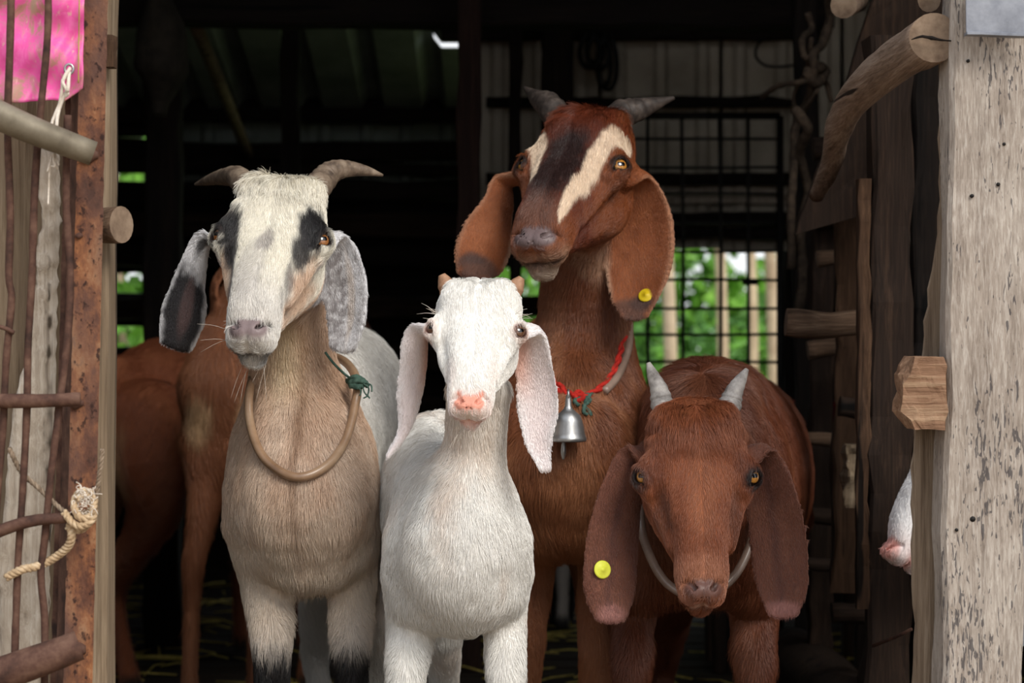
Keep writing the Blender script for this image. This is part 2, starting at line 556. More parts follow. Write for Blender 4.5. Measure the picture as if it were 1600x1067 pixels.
def fur_mat(name, strand):
    m, nt, b = newmat(name)
    a = nd(nt, 'ShaderNodeAttribute', attribute_name='col')
    if strand:
        nt.links.new(a.outputs['Color'], b.inputs['Base Color'])
        b.inputs['Roughness'].default_value = 0.42
        b.inputs['Specular IOR Level'].default_value = 0.5
    else:
        nt.links.new(a.outputs['Color'], b.inputs['Base Color'])
        w = nd(nt, 'ShaderNodeAttribute', attribute_name='wet')
        rr = nd(nt, 'ShaderNodeMapRange')
        rr.inputs['To Min'].default_value = 0.8
        rr.inputs['To Max'].default_value = 0.42
        nt.links.new(w.outputs['Fac'], rr.inputs['Value'])
        nt.links.new(rr.outputs[0], b.inputs['Roughness'])
        b.inputs['Specular IOR Level'].default_value = 0.3
        n1 = noise(nt, mapped(nt, (1, 1, 0.35)), 320, 3, 0.6)
        bump(nt, b, n1, 0.35, 0.0012)
    return m


M['hide'] = fur_mat('goat_hide', False)
M['strand'] = fur_mat('goat_hair', True)
# ---------------------------------------------------------------- the barn
def corrugated(name, o, ux, uy, nx_, ny_, pitch, amp, mat, parent=None, hole=None, thick=None):
    """ribbed sheet: o corner, ux along the width (ribs across it), uy along the ribs; trapezoid ribs"""
    o, ux, uy = (np.asarray(q, float) for q in (o, ux, uy))
    wlen = np.linalg.norm(ux)
    n = unit(np.cross(ux, uy))
    k = max(1, int(round(wlen / pitch)))
    xs, hs = [], []
    for i in range(k):
        for f, h in ((0, 0), (.30, 0), (.42, 1), (.58, 1), (.70, 0)):
            xs.append((i + f) / k); hs.append(h * amp)
    xs.append(1.0); hs.append(0)
    ys = np.linspace(0, 1, ny_ + 1)
    V = np.array([[o + ux * x + uy * y + n * h for x, h in zip(xs, hs)] for y in ys]).reshape(-1, 3)
    m = len(xs)
    fs = []
    for j in range(ny_):
        for i in range(m - 1):
            q = (j * m + i, j * m + i + 1, (j + 1) * m + i + 1, (j + 1) * m + i)
            if hole is not None and np.linalg.norm(V[list(q)].mean(0) - hole[0]) < hole[1]:
                continue
            fs.append(q)
    pw = np.array(parent_world(parent)) if parent is not None else o
    ob = link(name, mesh_from(name, V - pw, fs, False), [mat], parent, loc=(0, 0, 0) if parent is not None else o)
    sd = ob.modifiers.new('gauge', 'SOLIDIFY')
    sd.thickness = 0.002
    return ob


Z0 = np.array([0, 0, 1.0])
X0 = np.array([1.0, 0, 0])
Y0 = np.array([0, 1.0, 0])

# ground outside and floor
g = bpy.data.meshes.new('ground')
bm = bmesh.new()
bmesh.ops.create_grid(bm, x_segments=60, y_segments=60, size=30)
for v in bm.verts:
    v.co.z += 0.03 * math.sin(v.co.x * 1.7) * math.cos(v.co.y * 1.3)
bm.to_mesh(g); bm.free()
tag(link('ground', g, [M['grass']], loc=(0, 36.4, -0.40)), kind='structure')
g2 = g.copy(); g2.materials.clear()
tag(link('ground', g2, [M['earth']], loc=(0, -23.6, -0.40)), kind='structure')
fl = empty('floor', (0, 4.5, 0), kind='structure')
rr = random.Random(3)
pm = []
for k in range(3):
    V, fs = board_arrays((-2.45, 0, -.0175), (2.45, 0, -.0175), (0, .057, 0), (0, 0, .0165), 16, .002, 60 + k)
    pm.append(mesh_from('plank', V, fs, False))
    pm[-1].materials.append(M['floor_wood'])
yy = 2.46
i = 0
while yy < 6.5:
    o = bpy.data.objects.new('plank', pm[i % 3]); COL.objects.link(o)
    o.parent = fl
    o.location = (rr.uniform(-.04, .04), yy - 4.5, 0)
    yy += .122; i += 1
for k, x in enumerate((-2.2, -1.1, 0, 1.1, 2.2)):
    board('joist', (x, 2.44, -.10), (x, 6.5, -.10), (.03, 0, 0), (0, 0, .06), M['dark_wood'], fl, 4)

# roof: ribbed sheets sloping down to the back, on dark purlins
roof = empty('ceiling', (0, 4.4, 1.8), kind='structure')
ry0, ry1, rz0, rz1 = 2.6, 6.75, 2.236, 1.24
hole_at = P(692, 70, 1)
rz = lambda y: rz0 + (y - ry0) / (ry1 - ry0) * (rz1 - rz0)
# where the line of sight through pixel (692, 70) meets the roof: a small rust hole there
sl = (rz1 - rz0) / (ry1 - ry0)
dh = (rz0 - sl * ry0 - CZ) / ((533.5 - 70) / F - sl)
for k in range(6):
    x = -2.5 + k * .84
    corrugated('roof_sheet', (x, ry0, rz0), (.86, 0, 0), (0, ry1 - ry0, rz1 - rz0), 1, 90 if k != 2 else 240, .17, .028, M['sheet_cool'], roof, hole=(P(692, 70, dh), .026))
for y in (2.75, 3.6, 4.5):
    board('purlin', (-2.5, y, rz(y) - .055), (2.6, y, rz(y) - .055), (0, 0, .04), (0, .025, 0), M['black_wood_x'], roof, 8, .004, 3)

# back wall on the side of the roof's eave: rails and boards, ribbed sheet above
wb = empty('wall_back', (0, 6.5, 0), kind='structure')
yb = 6.50


def zb(py, d=yb):
    return CZ + (533.5 - py) * d / F


def xb(px, d=yb):
    return (px - 800) * d / F


for k in range(3):
    corrugated('sheet', (xb(226) + k * .45, yb + .03, zb(300)), (.46, 0, 0), (0.0, 0.05, 1.28 - zb(300)), 1, 2, .115, .02, M['sheet_cool'], wb)
board('panel_board', (xb(226), yb + .09, .56), (xb(745), yb + .09, .56), (0, 0, .58), (0, .01, 0), M['black_wood_x'], wb, 6)
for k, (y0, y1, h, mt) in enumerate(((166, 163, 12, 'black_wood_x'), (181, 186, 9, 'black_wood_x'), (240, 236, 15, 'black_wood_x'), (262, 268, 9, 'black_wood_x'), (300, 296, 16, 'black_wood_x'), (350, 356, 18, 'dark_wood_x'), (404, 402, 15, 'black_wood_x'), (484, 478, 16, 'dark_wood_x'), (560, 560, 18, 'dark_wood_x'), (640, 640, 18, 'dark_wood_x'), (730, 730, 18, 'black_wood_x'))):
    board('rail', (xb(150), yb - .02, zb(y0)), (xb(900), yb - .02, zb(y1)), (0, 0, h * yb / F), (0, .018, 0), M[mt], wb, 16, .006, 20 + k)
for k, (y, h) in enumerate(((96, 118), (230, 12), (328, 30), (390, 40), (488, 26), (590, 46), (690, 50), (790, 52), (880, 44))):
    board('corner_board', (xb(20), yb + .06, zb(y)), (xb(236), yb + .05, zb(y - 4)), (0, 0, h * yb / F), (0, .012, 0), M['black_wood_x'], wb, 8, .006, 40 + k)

# right part of the back wall: upright ribbed sheets above an opening to the yard
yr = 5.7
wr = empty('wall_back_right', (.7, yr, 0), kind='structure')
x0 = xb(745, yr)
for k in range(5):
    corrugated('sheet', (x0 + k * .30, yr, zb(392, yr) + .006 * (k % 2)), (.31, 0, 0), (0, 0, 1.52 - zb(392, yr)), 1, 2, .102, .016, M['sheet_warm'], wr)
for k, (py, h, xa, xe) in enumerate(((40, 26, 690, 1280), (163, 8, 760, 1270), (282, 9, 760, 1240), (345, 11, 760, 1235), (366, 9, 760, 1235))):
    board('rail', (xb(xa, yr), yr - .05, zb(py, yr)), (xb(xe, yr), yr - .05, zb(py, yr)), (0, 0, h * yr / F), (0, .022, 0), M['black_wood_x'], wr, 12, .005, 70 + k)
for k, (py, h) in enumerate(((300, 6), (313, 5))):
    board('batten', (xb(760, yr), yr - .03, zb(py, yr)), (xb(1230, yr), yr - .03, zb(py + 2, yr)), (0, 0, h * yr / F), (0, .01, 0), M['pale_wood'], wr, 8, .003, 75 + k)
board('low_board', (xb(700, yr), yr, .30), (xb(1300, yr), yr, .30), (0, 0, .16), (0, .014, 0), M['dark_wood_x'], wr, 8, .006, 79)
board('side_board', (xb(1310, yr), yr + .02, 0.0), (xb(1310, yr), yr + .02, 1.6), (.13, 0, 0), (0, .014, 0), M['black_wood'], wr, 8, .006, 80)
board('side_board', (xb(1500, yr), yr + .02, 0.0), (xb(1500, yr), yr + .02, 1.6), (.18, 0, 0), (0, .014, 0), M['black_wood'], wr, 8, .006, 82)
board('side_board', (xb(1820, yr), yr + .02, 0.0), (xb(1820, yr), yr + .02, 1.6), (.36, 0, 0), (0, .014, 0), M['black_wood'], wr, 8, .006, 83)

# side walls and the front wall beyond the frame
wl = empty('wall_left', (-1.45, 4.4, 0), kind='structure')
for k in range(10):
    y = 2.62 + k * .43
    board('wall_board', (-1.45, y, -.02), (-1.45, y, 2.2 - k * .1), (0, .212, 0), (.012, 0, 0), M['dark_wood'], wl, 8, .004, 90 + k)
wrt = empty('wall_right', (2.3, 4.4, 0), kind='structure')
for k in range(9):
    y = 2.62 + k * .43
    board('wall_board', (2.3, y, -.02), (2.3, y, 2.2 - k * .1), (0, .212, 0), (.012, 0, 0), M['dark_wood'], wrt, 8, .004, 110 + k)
wf = empty('wall_front', (0, 2.52, 0), kind='structure')
for k in range(3):
    x = -1.36 + k * .27
    board('wall_board', (x, 2.54, -.1), (x, 2.54, 2.2), (.128, 0, 0), (0, .012, 0), M['tan_wood'], wf, 8, .004, 120 + k)
for k in range(4):
    x = 1.35 + k * .27
    board('wall_board', (x, 2.54, -.1), (x, 2.54, 2.2), (.128, 0, 0), (0, .012, 0), M['tan_wood'], wf, 8, .004, 125 + k)
board('lintel', (-1.5, 2.56, 1.62), (2.4, 2.56, 1.62), (0, 0, .08), (0, .035, 0), M['dark_wood_x'], wf, 8, .004, 129)


# ---------------------------------------------------------------- posts and poles standing inside
def post(px0, px1, py0, py1, d, mat, label, name='wooden_post', tilt=0, jit=.006, seed=0, th=None, cat='post'):
    w = (px1 - px0) / 2 * d / F
    cx = (px0 + px1) / 2
    p0, p1 = P(cx + tilt, py1, d), P(cx, py0, d)
    if py1 > 1000 or p0[2] < .05: p0[2] = 0.0
    o = board(name, p0, p1, (w, 0, 0), (0, th or w * .9, 0), M[mat], None, 18, jit, seed)
    return tag(o, label, cat)


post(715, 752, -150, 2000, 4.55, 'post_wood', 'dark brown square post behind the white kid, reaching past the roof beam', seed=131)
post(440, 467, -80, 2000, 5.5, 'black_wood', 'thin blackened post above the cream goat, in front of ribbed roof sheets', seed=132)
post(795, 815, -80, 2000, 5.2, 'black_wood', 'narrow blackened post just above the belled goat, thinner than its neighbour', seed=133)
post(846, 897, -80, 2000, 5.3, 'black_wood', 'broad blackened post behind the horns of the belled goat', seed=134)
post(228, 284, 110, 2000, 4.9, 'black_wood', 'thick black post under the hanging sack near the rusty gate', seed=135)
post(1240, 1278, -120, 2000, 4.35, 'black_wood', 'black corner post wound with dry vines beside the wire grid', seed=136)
tag(tube('leaning_pole', [P(303, 32, 4.80), P(388, 240, 6.46)], [.014, .016], M['tan_wood'], None, 10, m=10, jitter=.06, seed=5), 'pale leaning pole in the dark left of the thin post', 'pole')
tag(board('roof_beam', P(150, 16, 4.75), P(1300, 22, 4.75), (0, 0, 24 * 4.75 / F), (0, .04, 0), M['black_wood_x'], None, 16, .005, 137), 'long black roof beam running across the top of the barn', 'beam')

# sack hanging from the beam
S = []
for i, t in enumerate(np.linspace(0, 1, 22)):
    c = P(246 + 10 * math.sin(t * 3), -20 + 200 * t, 4.62)
    S.append(c)
V, fs, nc = tube_arrays(np.array(S), np.interp(np.linspace(0, 1, 22), [0, .1, .35, .65, .8, .9, 1], [.02, .05, .095, .10, .06, .035, .03]), 28, False, True, .16, 8, (1, .55), 9)
o0 = S[0]
tag(link('hanging_sack', mesh_from('hanging_sack', V - o0, fs), [M['sacking']], loc=o0), 'dark old sack hanging from the roof beam beside the rusty gate', 'sack')

# coiled black cable and a loop of wire on the back wall
r0 = empty('coiled_cable', P(930, 62, 5.55), 'black cable coil hanging over the pale ribbed sheet behind the horn', 'cable')
for k, (cx, top, bot, w) in enumerate(((922, 52, 106, 16), (935, 52, 108, 17), (950, 54, 140, 14), (944, 56, 134, 10), (930, 52, 98, 13))):
    a = np.linspace(0, 2 * math.pi, 29)[:-1]
    pts = [P(cx + w * math.sin(t) * (1 - .15 * math.cos(t)), (top + bot) / 2 - (bot - top) / 2 * math.cos(t), 5.56 + .012 * k + .01 * math.sin(2 * t)) for t in a]
    tube('coil', pts, .0058, M['black_rubber'], r0, 8, closed=True)
tag(tube('wire_loop', [P(1196, 60, 5.58), P(1184, 70, 5.57), P(1181, 88, 5.57), P(1195, 102, 5.57), P(1218, 104, 5.57), P(1240, 102, 5.57)], .0035, M['black_iron'], None, 8, m=24), 'thin dark wire hooked on the pale ribbed sheet beside the vines', 'wire')

# black wire grid panel in front of the opening
gd = 5.25
ground_y = lambda d: 533.5 + CZ * F / d
gr = empty('wire_grid', P(1110, 600, gd), 'black welded wire grid panel in front of the bright yard opening', 'wire grid')
gx0, gx1, gy0, gy1 = 960, 1219, 181, 740
for nm, a, b, r in (('frame_bar', (gx0, gy0), (gx1, gy0), .0085), ('frame_bar', (gx1, gy0), (gx1, ground_y(gd)), .0085), ('frame_bar', (gx0, gy0), (gx0, ground_y(gd)), .0085), ('frame_bar', (gx0, gy1), (gx1, gy1), .0085)):
    tube(nm, [P(*a, gd), P(*b, gd)], r, M['black_iron'], gr, 8)
for k, x in enumerate((1012, 1065, 1124, 1169)):
    tube('vertical_wire', [P(x, gy0, gd - .008), P(x + 3 * math.sin(k), 400, gd - .008), P(x + 1, gy1, gd - .008)], .0042, M['black_iron'], gr, 7, m=8)
for k, y in enumerate((217, 261, 303, 348, 392, 438, 482, 522, 566, 610, 655, 698)):
    tube('cross_wire', [P(gx0, y, gd), P(1100, y + 1.5 * math.sin(k * 2.1), gd), P(gx1, y, gd)], .0036, M['black_iron'], gr, 7, m=8)
tube('latch_bar', [P(1160, 441, gd - .02), P(1185, 441, gd - .02)], .006, M['black_iron'], gr, 8)

# red bucket behind the brown goat
prof = [(.0, 0), (.085, 0), (.088, .004), (.112, .19), (.118, .195), (.118, .205), (.108, .205), (.085, .012), (0, .012)]
V, fs = [], []
bo = np.array([P(1232, 640, 4.62)[0], 4.62, 0.325])
for r, z in prof:
    for j in range(28):
        a = 2 * math.pi * j / 28
        V.append((r * math.cos(a), r * math.sin(a), z))
for i in range(len(prof) - 1):
    for j in range(28):
        fs.append((i * 28 + j, i * 28 + (j + 1) % 28, (i + 1) * 28 + (j + 1) % 28, (i + 1) * 28 + j))
bk = link('bucket', mesh_from('bucket', V, fs), [M['red_plastic']], loc=bo)
tag(bk, 'red plastic bucket standing behind the brown goat with upright horns', 'bucket')
tube('bucket_handle', [bo + np.array([.115 * math.cos(t), -.118 * math.sin(t) * .4, .20 - .09 * math.sin(t)]) for t in np.linspace(0, math.pi, 13)], .003, M['black_iron'], bk, 6)
st = empty('low_stool', (bo[0], bo[1], 0), 'low dark wooden bench under the red bucket', 'bench')
board('seat', bo + [-.18, 0, -.02], bo + [.18, 0, -.02], (0, .13, 0), (0, 0, .018), M['dark_wood_x'], st, 6)
for sx in (-.14, .14):
    for sy in (-.09, .09):
        board('leg', bo + [sx, sy, -.325], bo + [sx, sy, -.035], (.02, 0, 0), (0, .02, 0), M['dark_wood'], st, 3)

# ---------------------------------------------------------------- pen fence on the right, running back from the door
pf = empty('pen_fence', (P(1330, 900, 3.4)[0], 3.4, 0), 'dark rough pen fence of uprights and log rails beside the brown goat', 'fence')


def pboard(name, px0, px1, py0, py1, d, mat, tilt=0, th=.02, seed=0, jit=.006):
    w = (px1 - px0) / 2 * d / F
    cx = (px0 + px1) / 2
    p0, p1 = P(cx + tilt, py1, d), P(cx, py0, d)
    p0[2] = max(p0[2], 0)
    return board(name, p0, p1, (w, 0, 0), (0, th, 0), M[mat], pf, 20, jit, seed)


pboard('post', 1354, 1421, 60, 1240, 3.12, 'dark_wood', -4, .035, 141, .007)
pboard('upright', 1340, 1360, 280, 950, 3.10, 'brown_wood', -3, .012, 142, .004)
pboard('upright', 1306, 1344, 285, 925, 3.55, 'brown_wood', -8, .018, 143)
pboard('upright', 1266, 1302, 320, 1010, 3.95, 'dark_wood', -4, .018, 144)
pboard('block', 1321, 1345, 694, 792, 3.40, 'tan_wood', 0, .02, 145)
pboard('upright', 1424, 1475, 100, 1190, 3.30, 'black_wood', 0, .02, 146)
for k, (xa, xe, py, r, d, mt) in enumerate(((1228, 1352, 506, 21, 3.28, 'bark_x'), (1276, 1330, 402, 12, 3.7, 'bark_x'), (1262, 1330, 545, 14, 3.75, 'bark_x'), (1311, 1360, 636, 16, 3.4, 'dark_wood_x'),
                                           (1260, 1330, 688, 11, 3.75, 'bark_x'), (1258, 1330, 806, 13, 3.8, 'dark_wood_x'), (1256, 1340, 880, 10, 3.8, 'dark_wood_x'), (1270, 1400, 230, 18, 3.64, 'dark_wood_x'), (1300, 1400, 960, 16, 3.5, 'dark_wood_x'),
                                           (1400, 1640, 330, 20, 3.6, 'black_wood_x'), (1400, 1640, 520, 20, 3.6, 'black_wood_x'), (1400, 1640, 240, 22, 3.6, 'dark_wood_x'), (1400, 1640, 430, 20, 3.6, 'dark_wood_x'), (1400, 1640, 1000, 22, 3.6, 'dark_wood_x'), (1270, 1400, 340, 16, 3.9, 'dark_wood_x'))):
    x_ = np.linspace(xa, xe, 8)
    tube('rail', [P(x, py + 3 * math.sin(x * .05 + k), d) for x in x_], r * d / F * (1 + .06 * np.sin(np.arange(8) + k)), M[mt], pf, 12, jitter=.09, seed=150 + k, cap_mat=M['cut_wood'] if mt == 'bark_x' else M['dark_wood_x'])
tube('sill_log', [P(1240, 850, 4.2) * [1, 1, 0] + [0, 0, .07], P(1330, 1000, 3.5) * [1, 1, 0] + [0, 0, .075], P(1420, 1080, 2.95) * [1, 1, 0] + [0, 0, .08]], [.06, .066, .07], M['dark_wood'], pf, 14, m=12, jitter=.08, seed=170)
tube('iron_spike', [P(1364, 1009, 3.0), P(1400, 995, 2.96), P(1424, 983, 2.92)], [.0025, .0022, .0022], M['rust_dark'], pf, 8)

# wide slanting board and the round log above the pen
tag(board('brace_board', P(1318, 345, 3.42), P(1452, -60, 3.42), np.array([74 * 3.42 / F, 0, .02]), (0, .012, 0), M['dark_wood'], None, 16, .005, 180), 'wide dark slanting board behind the round log above the pen', 'board')
tag(tube('round_log', [P(1460, 58, 2.44), P(1400, 97, 2.62), P(1346, 142, 2.82), P(1312, 196, 3.0), P(1299, 255, 3.18), P(1276, 305, 3.30)], np.array([35, 33, 29, 24, 19, 15]) * 2.7 / F, M['bark'], None, 22, m=30, jitter=.07, seed=181, cap_mat=M['cut_wood'], lump=18), 'thick round log with a sawn cracked end jutting out beside the grey post', 'log')
lg = bpy.data.objects['round_log']
tube('crack', [P(1424, 62, 2.433), P(1440, 57, 2.429), P(1458, 60, 2.428), P(1474, 63, 2.431), P(1490, 64, 2.437)], np.array([.0006, .0016, .0020, .0012, .0005]), M['black_wood'], lg, 6, m=16, jitter=.3)
tag(tube('log_stub', [P(1452, 2, 2.5), P(1446, -30, 2.75)], np.array([17, 18]) * 2.6 / F, M['bark'], None, 14, m=5, jitter=.06, seed=182, cap_mat=M['cut_wood']), 'small round log end just above the thick sawn log', 'log')
tag(tube('log_stub', [P(1318, 8, 3.2), P(1340, 2, 3.6)], np.array([20, 20]) * 3.2 / F, M['bark'], None, 14, m=5, jitter=.06, seed=183, cap_mat=M['cut_wood']), 'pale log end high among the dry vines', 'log')

# dry vines on the corner post
vn = empty('dry_vine', P(1290, 120, 4.0), 'tangle of dry vines hanging from the roof beside the corner post', 'vine')
for k, (pts, r) in enumerate((([(1290, -20), (1296, 30), (1284, 70), (1270, 85), (1272, 110), (1262, 160), (1244, 190), (1240, 260), (1236, 330), (1238, 420)], .008), ([(1262, 20), (1268, 45), (1254, 60), (1258, 90), (1276, 80), (1290, 60), (1300, 20), (1310, -20)], .006),
                              ([(1190, 152), (1215, 135), (1250, 128), (1275, 122), (1290, 130), (1300, 160)], .005), ([(1286, 105), (1262, 112), (1275, 130), (1290, 112), (1268, 105)], .009), ([(1240, 170), (1262, 200), (1250, 240), (1262, 300), (1250, 360), (1256, 430), (1246, 500)], .009), ([(1268, 60), (1260, 110), (1240, 150), (1250, 175), (1278, 140)], .004))):
    tube('stem', [P(x, y, 4.05 + .05 * math.sin(i * 1.3 + k)) for i, (x, y) in enumerate(pts)], r, M['dry_vine'], vn, 7, m=len(pts) * 5, jitter=.25, seed=190 + k)

# ---------------------------------------------------------------- right door post and what is fixed to it
pd = 2.46
k_ = pd / F
rp0 = P(1512, 1145, pd); rp1 = P(1542, -60, pd)
rp0[2] = -.35
o = board('door_post', rp0, rp1, (66 * k_, 0, 0), (0, .03, 0), M['grey_wood'], None, 30, .0028, 201, w1=(60 * k_, 0, 0), cross=10)
tag(o, 'broad weathered grey door post with black flecks and nail holes', 'post')
for (x, y, r) in ((1519, 306, 3), (1560, 288, 3), (1569, 225, 2.6), (1520, 811, 4.5), (1548, 885, 3), (1566, 893, 3), (1495, 828, 2.6), (1513, 95, 2.6)):
    c = P(x, y, pd - .031)
    a = np.linspace(0, 2 * math.pi, 10, endpoint=False)
    V, fs, nc = tube_arrays([c, c + Y0 * .003], [r * k_, r * k_], 10)
    link('nail_hole', mesh_from('nail_hole', V - rp0, fs), [M['black_iron']], o, loc=(0, 0, 0))
# uneven board behind the post's left edge
prof = [(1466, 90), (1468, 250), (1464, 360), (1448, 470), (1440, 560), (1430, 650), (1424, 740), (1423, 860), (1428, 980), (1424, 1080), (1420, 1200)]
V, fs = [], []
pr = catmull(np.array(prof, float), 40)
for (x, y) in pr:
    jj = 2.0 * math.sin(y * .11) + 1.4 * math.sin(y * .37)
    for dx, dy in ((x + jj, 2.50), (x + jj + 3, 2.494), (1520, 2.494), (1520, 2.53), (x + jj, 2.53)):
        V.append(P(dx, y, dy))
for i in range(len(pr) - 1):
    for j in range(5):
        fs.append((i * 5 + j, (i + 1) * 5 + j, (i + 1) * 5 + (j + 1) % 5, i * 5 + (j + 1) % 5))
fs += [(0, 1, 2, 3, 4), tuple(5 * (len(pr) - 1) + q for q in (4, 3, 2, 1, 0))]
o0 = P(1460, 1200, 2.5)
tag(link('rough_board', mesh_from('rough_board', np.array(V) - o0, fs, False), [M['edge_wood']], loc=o0), 'rough worn board with a wavy edge tucked behind the grey post', 'board')
# broken block
bmk = bmesh.new()
bmesh.ops.create_cube(bmk, size=1)
bmesh.ops.subdivide_edges(bmk, edges=bmk.edges[:], cuts=7, use_grid_fill=True)
Vb = np.array([v.co[:] for v in bmk.verts])
Vb = Vb * [64 * k_, .07, 112 * k_]
nb = np.stack([vnoise(Vb, 60, 5 + c) * .6 + vnoise(Vb * [1, 1, 3.0], 90, 9 + c) * .5 for c in range(3)], 1)
lf = sstep(.0, -.02, Vb[:, 0])[:, None]
Vb = Vb + nb * [.004, .003, .0015] * (1 + 1.2 * lf) + lf * np.stack([.010 * np.abs(Vb[:, 2] / (56 * k_)) ** 2, 0 * Vb[:, 0], 0 * Vb[:, 0]], 1)
for v, c in zip(bmk.verts, Vb): v.co = c
me = bpy.data.meshes.new('broken_block'); bmk.to_mesh(me); bmk.free()
tag(link('broken_block', me, [M['raw_wood']], loc=P(1436, 613, 2.455)), 'broken raw timber stub wedged behind the grey post', 'timber')
bs = board('timber_stub', P(1622, 540, 2.47), P(1622, 655, 2.47), (34 * k_, 0, 0), (0, .03, 0), M['raw_wood'], None, 6, .003, 210)
tag(bs, 'raw timber end at the far edge of the grey post', 'timber')
o = board('grey_plank', P(1606, 1000, 2.50), P(1614, 650, 2.50), (26 * k_, 0, .012), (0, .012, 0), M['zinc'], None, 10, .002, 211)
tag(o, 'blue grey strip hanging beside the far edge of the door post', 'plank')
# zinc plate
zp = empty('zinc_plate', P(1560, 30, 2.40), 'dull grey metal plate nailed over the top of the door post', 'plate')
board('plate', P(1560, 54, 2.40), P(1560, -60, 2.40), (51 * 2.4 / F, 0, 0), (0, .0012, 0), M['zinc'], zp, 6, .0006, 212)
board('folded_edge', P(1509, 53, 2.405), P(1611, 56, 2.405), (0, 0, 2.4 * 2.4 / F), (0, .008, 0), M['zinc'], zp, 4, .0005, 213)

# ---------------------------------------------------------------- left: wood behind, rusty gate in front
d2 = 2.42
k2 = d2 / F
tag(board('wooden_post', P(112, 1180, d2) * [1, 1, 0] + [0, 0, -.35], P(122, -60, d2), (57 * k2, 0, 0), (0, .03, 0), M['tan_wood'], None, 24, .002, 220, cross=8), 'tan wooden door post right behind the rusty iron gate upright', 'post')
tag(board('grey_plank', P(22, 1180, 2.44) * [1, 1, 0] + [0, 0, -.35], P(30, -60, 2.44), (34 * k2, 0, 0), (0, .014, 0), M['tan_wood'], None, 24, .003, 221, cross=8), 'weathered plank behind the gate bars, next to the tan post', 'plank')
tag(board('grey_plank', P(-52, 1180, 2.445) * [1, 1, 0] + [0, 0, -.35], P(-44, -60, 2.445), (38 * k2, 0, 0), (0, .014, 0), M['tan_wood'], None, 24, .003, 222, cross=8), 'weathered plank behind the gate bars, at the outer edge', 'plank')
# peeling slab of pale wood
prof = [(58, 92, 232), (60, 94, 300), (66, 94, 345), (54, 92, 400), (58, 90, 430), (50, 90, 470), (46, 88, 540), (24, 86, 620), (12, 84, 720), (6, 80, 800), (-6, 78, 880), (0, 76, 960), (-8, 74, 1080), (-10, 72, 1180)]
pr = catmull(np.array([(a, b, y) for a, b, y in prof], float), 60)
V, fs = [], []
nx_ = 9
for i, (a, b, y) in enumerate(pr):
    for j in range(nx_):
        t = j / (nx_ - 1)
        x = a + (b - a) * t + 1.5 * math.sin(y * .2 + j)
        dd = 2.372 + .006 * abs(t - .5) + .0022 * math.sin(y * .13 + 3 * t) + .0012 * math.sin(y * .41 + 7 * t)
        V.append(P(x, y, dd))
for i in range(len(pr) - 1):
    for j in range(nx_ - 1):
        fs.append((i * nx_ + j, (i + 1) * nx_ + j, (i + 1) * nx_ + j + 1, i * nx_ + j + 1))
o0 = P(60, 1180, 2.37)
o = link('peeling_slab', mesh_from('peeling_slab', np.array(V) - o0, fs), [M['pale_wood']], loc=o0)
sd = o.modifiers.new('depth', 'SOLIDIFY'); sd.thickness = .008; sd.offset = -1
tag(o, 'pale peeling slab of wood hanging behind the gate rods', 'slab')
tag(tube('wooden_peg', [P(150, 352, 2.376), P(172, 352, 2.371), P(190, 351, 2.364)], np.array([27, 28, 28.5]) * 2.37 / F, M['bark_x'], None, 20, m=5, jitter=.03, seed=225, cap_mat=M['cut_wood']), 'round wooden peg sticking out of the tan post', 'peg')
tag(board('wooden_wedge', P(172, 106, 2.375), P(171, 56, 2.38), (8 * k2, 0, 0), (0, .01, 0), M['brown_wood'], None, 4, .002, 226), 'small brown wedge at the top of the tan post', 'wedge')

gt = empty('metal_gate', P(120, 1180, 2.30) * [1, 1, 0] + [0, 0, -.35], 'rusty iron gate of angle upright, bent rods and pipes at the doorway', 'gate')
gd2 = 2.31
kk = gd2 / F
# angle iron: a front flange and a flange turned back
a0, a1 = P(110, 1180, gd2), P(143, -60, gd2)
def flange(xl0, xr0, xl1, xr1, d0, d1, nm, seed, mat):
    V, fs = [], []
    n = 60
    for i in range(n + 1):
        t = i / n
        y = 1180 + (-60 - 1180) * t
        e = .6 * math.sin(y * .15 + seed) + .5 * math.sin(y * .43 + 2 * seed)
        xl, xr = xl0 + (xl1 - xl0) * t + e, xr0 + (xr1 - xr0) * t + .7 * e
        V += [P(xl, y, d0), P(xr, y, d1), P(xr, y, d1 + .005), P(xl, y, d0 + .005)]
    for i in range(n):
        for j in range(4):
            fs.append((i * 4 + j, (i + 1) * 4 + j, (i + 1) * 4 + (j + 1) % 4, i * 4 + (j + 1) % 4))
    fs += [(0, 1, 2, 3), tuple(4 * n + q for q in (3, 2, 1, 0))]
    return link(nm, mesh_from(nm, np.array(V) - np.array(parent_world(gt)), fs, False), [M[mat]], gt, loc=(0, 0, 0))


flange(96, 142, 128, 170, gd2, gd2, 'angle_flange', 1, 'rust')
flange(84, 97, 116, 129, gd2 + .03, gd2 + .002, 'angle_flange', 2, 'rust_dark')
flange(76, 86, 108, 118, gd2 + .032, gd2 + .032, 'angle_flange', 4, 'rust_dark')
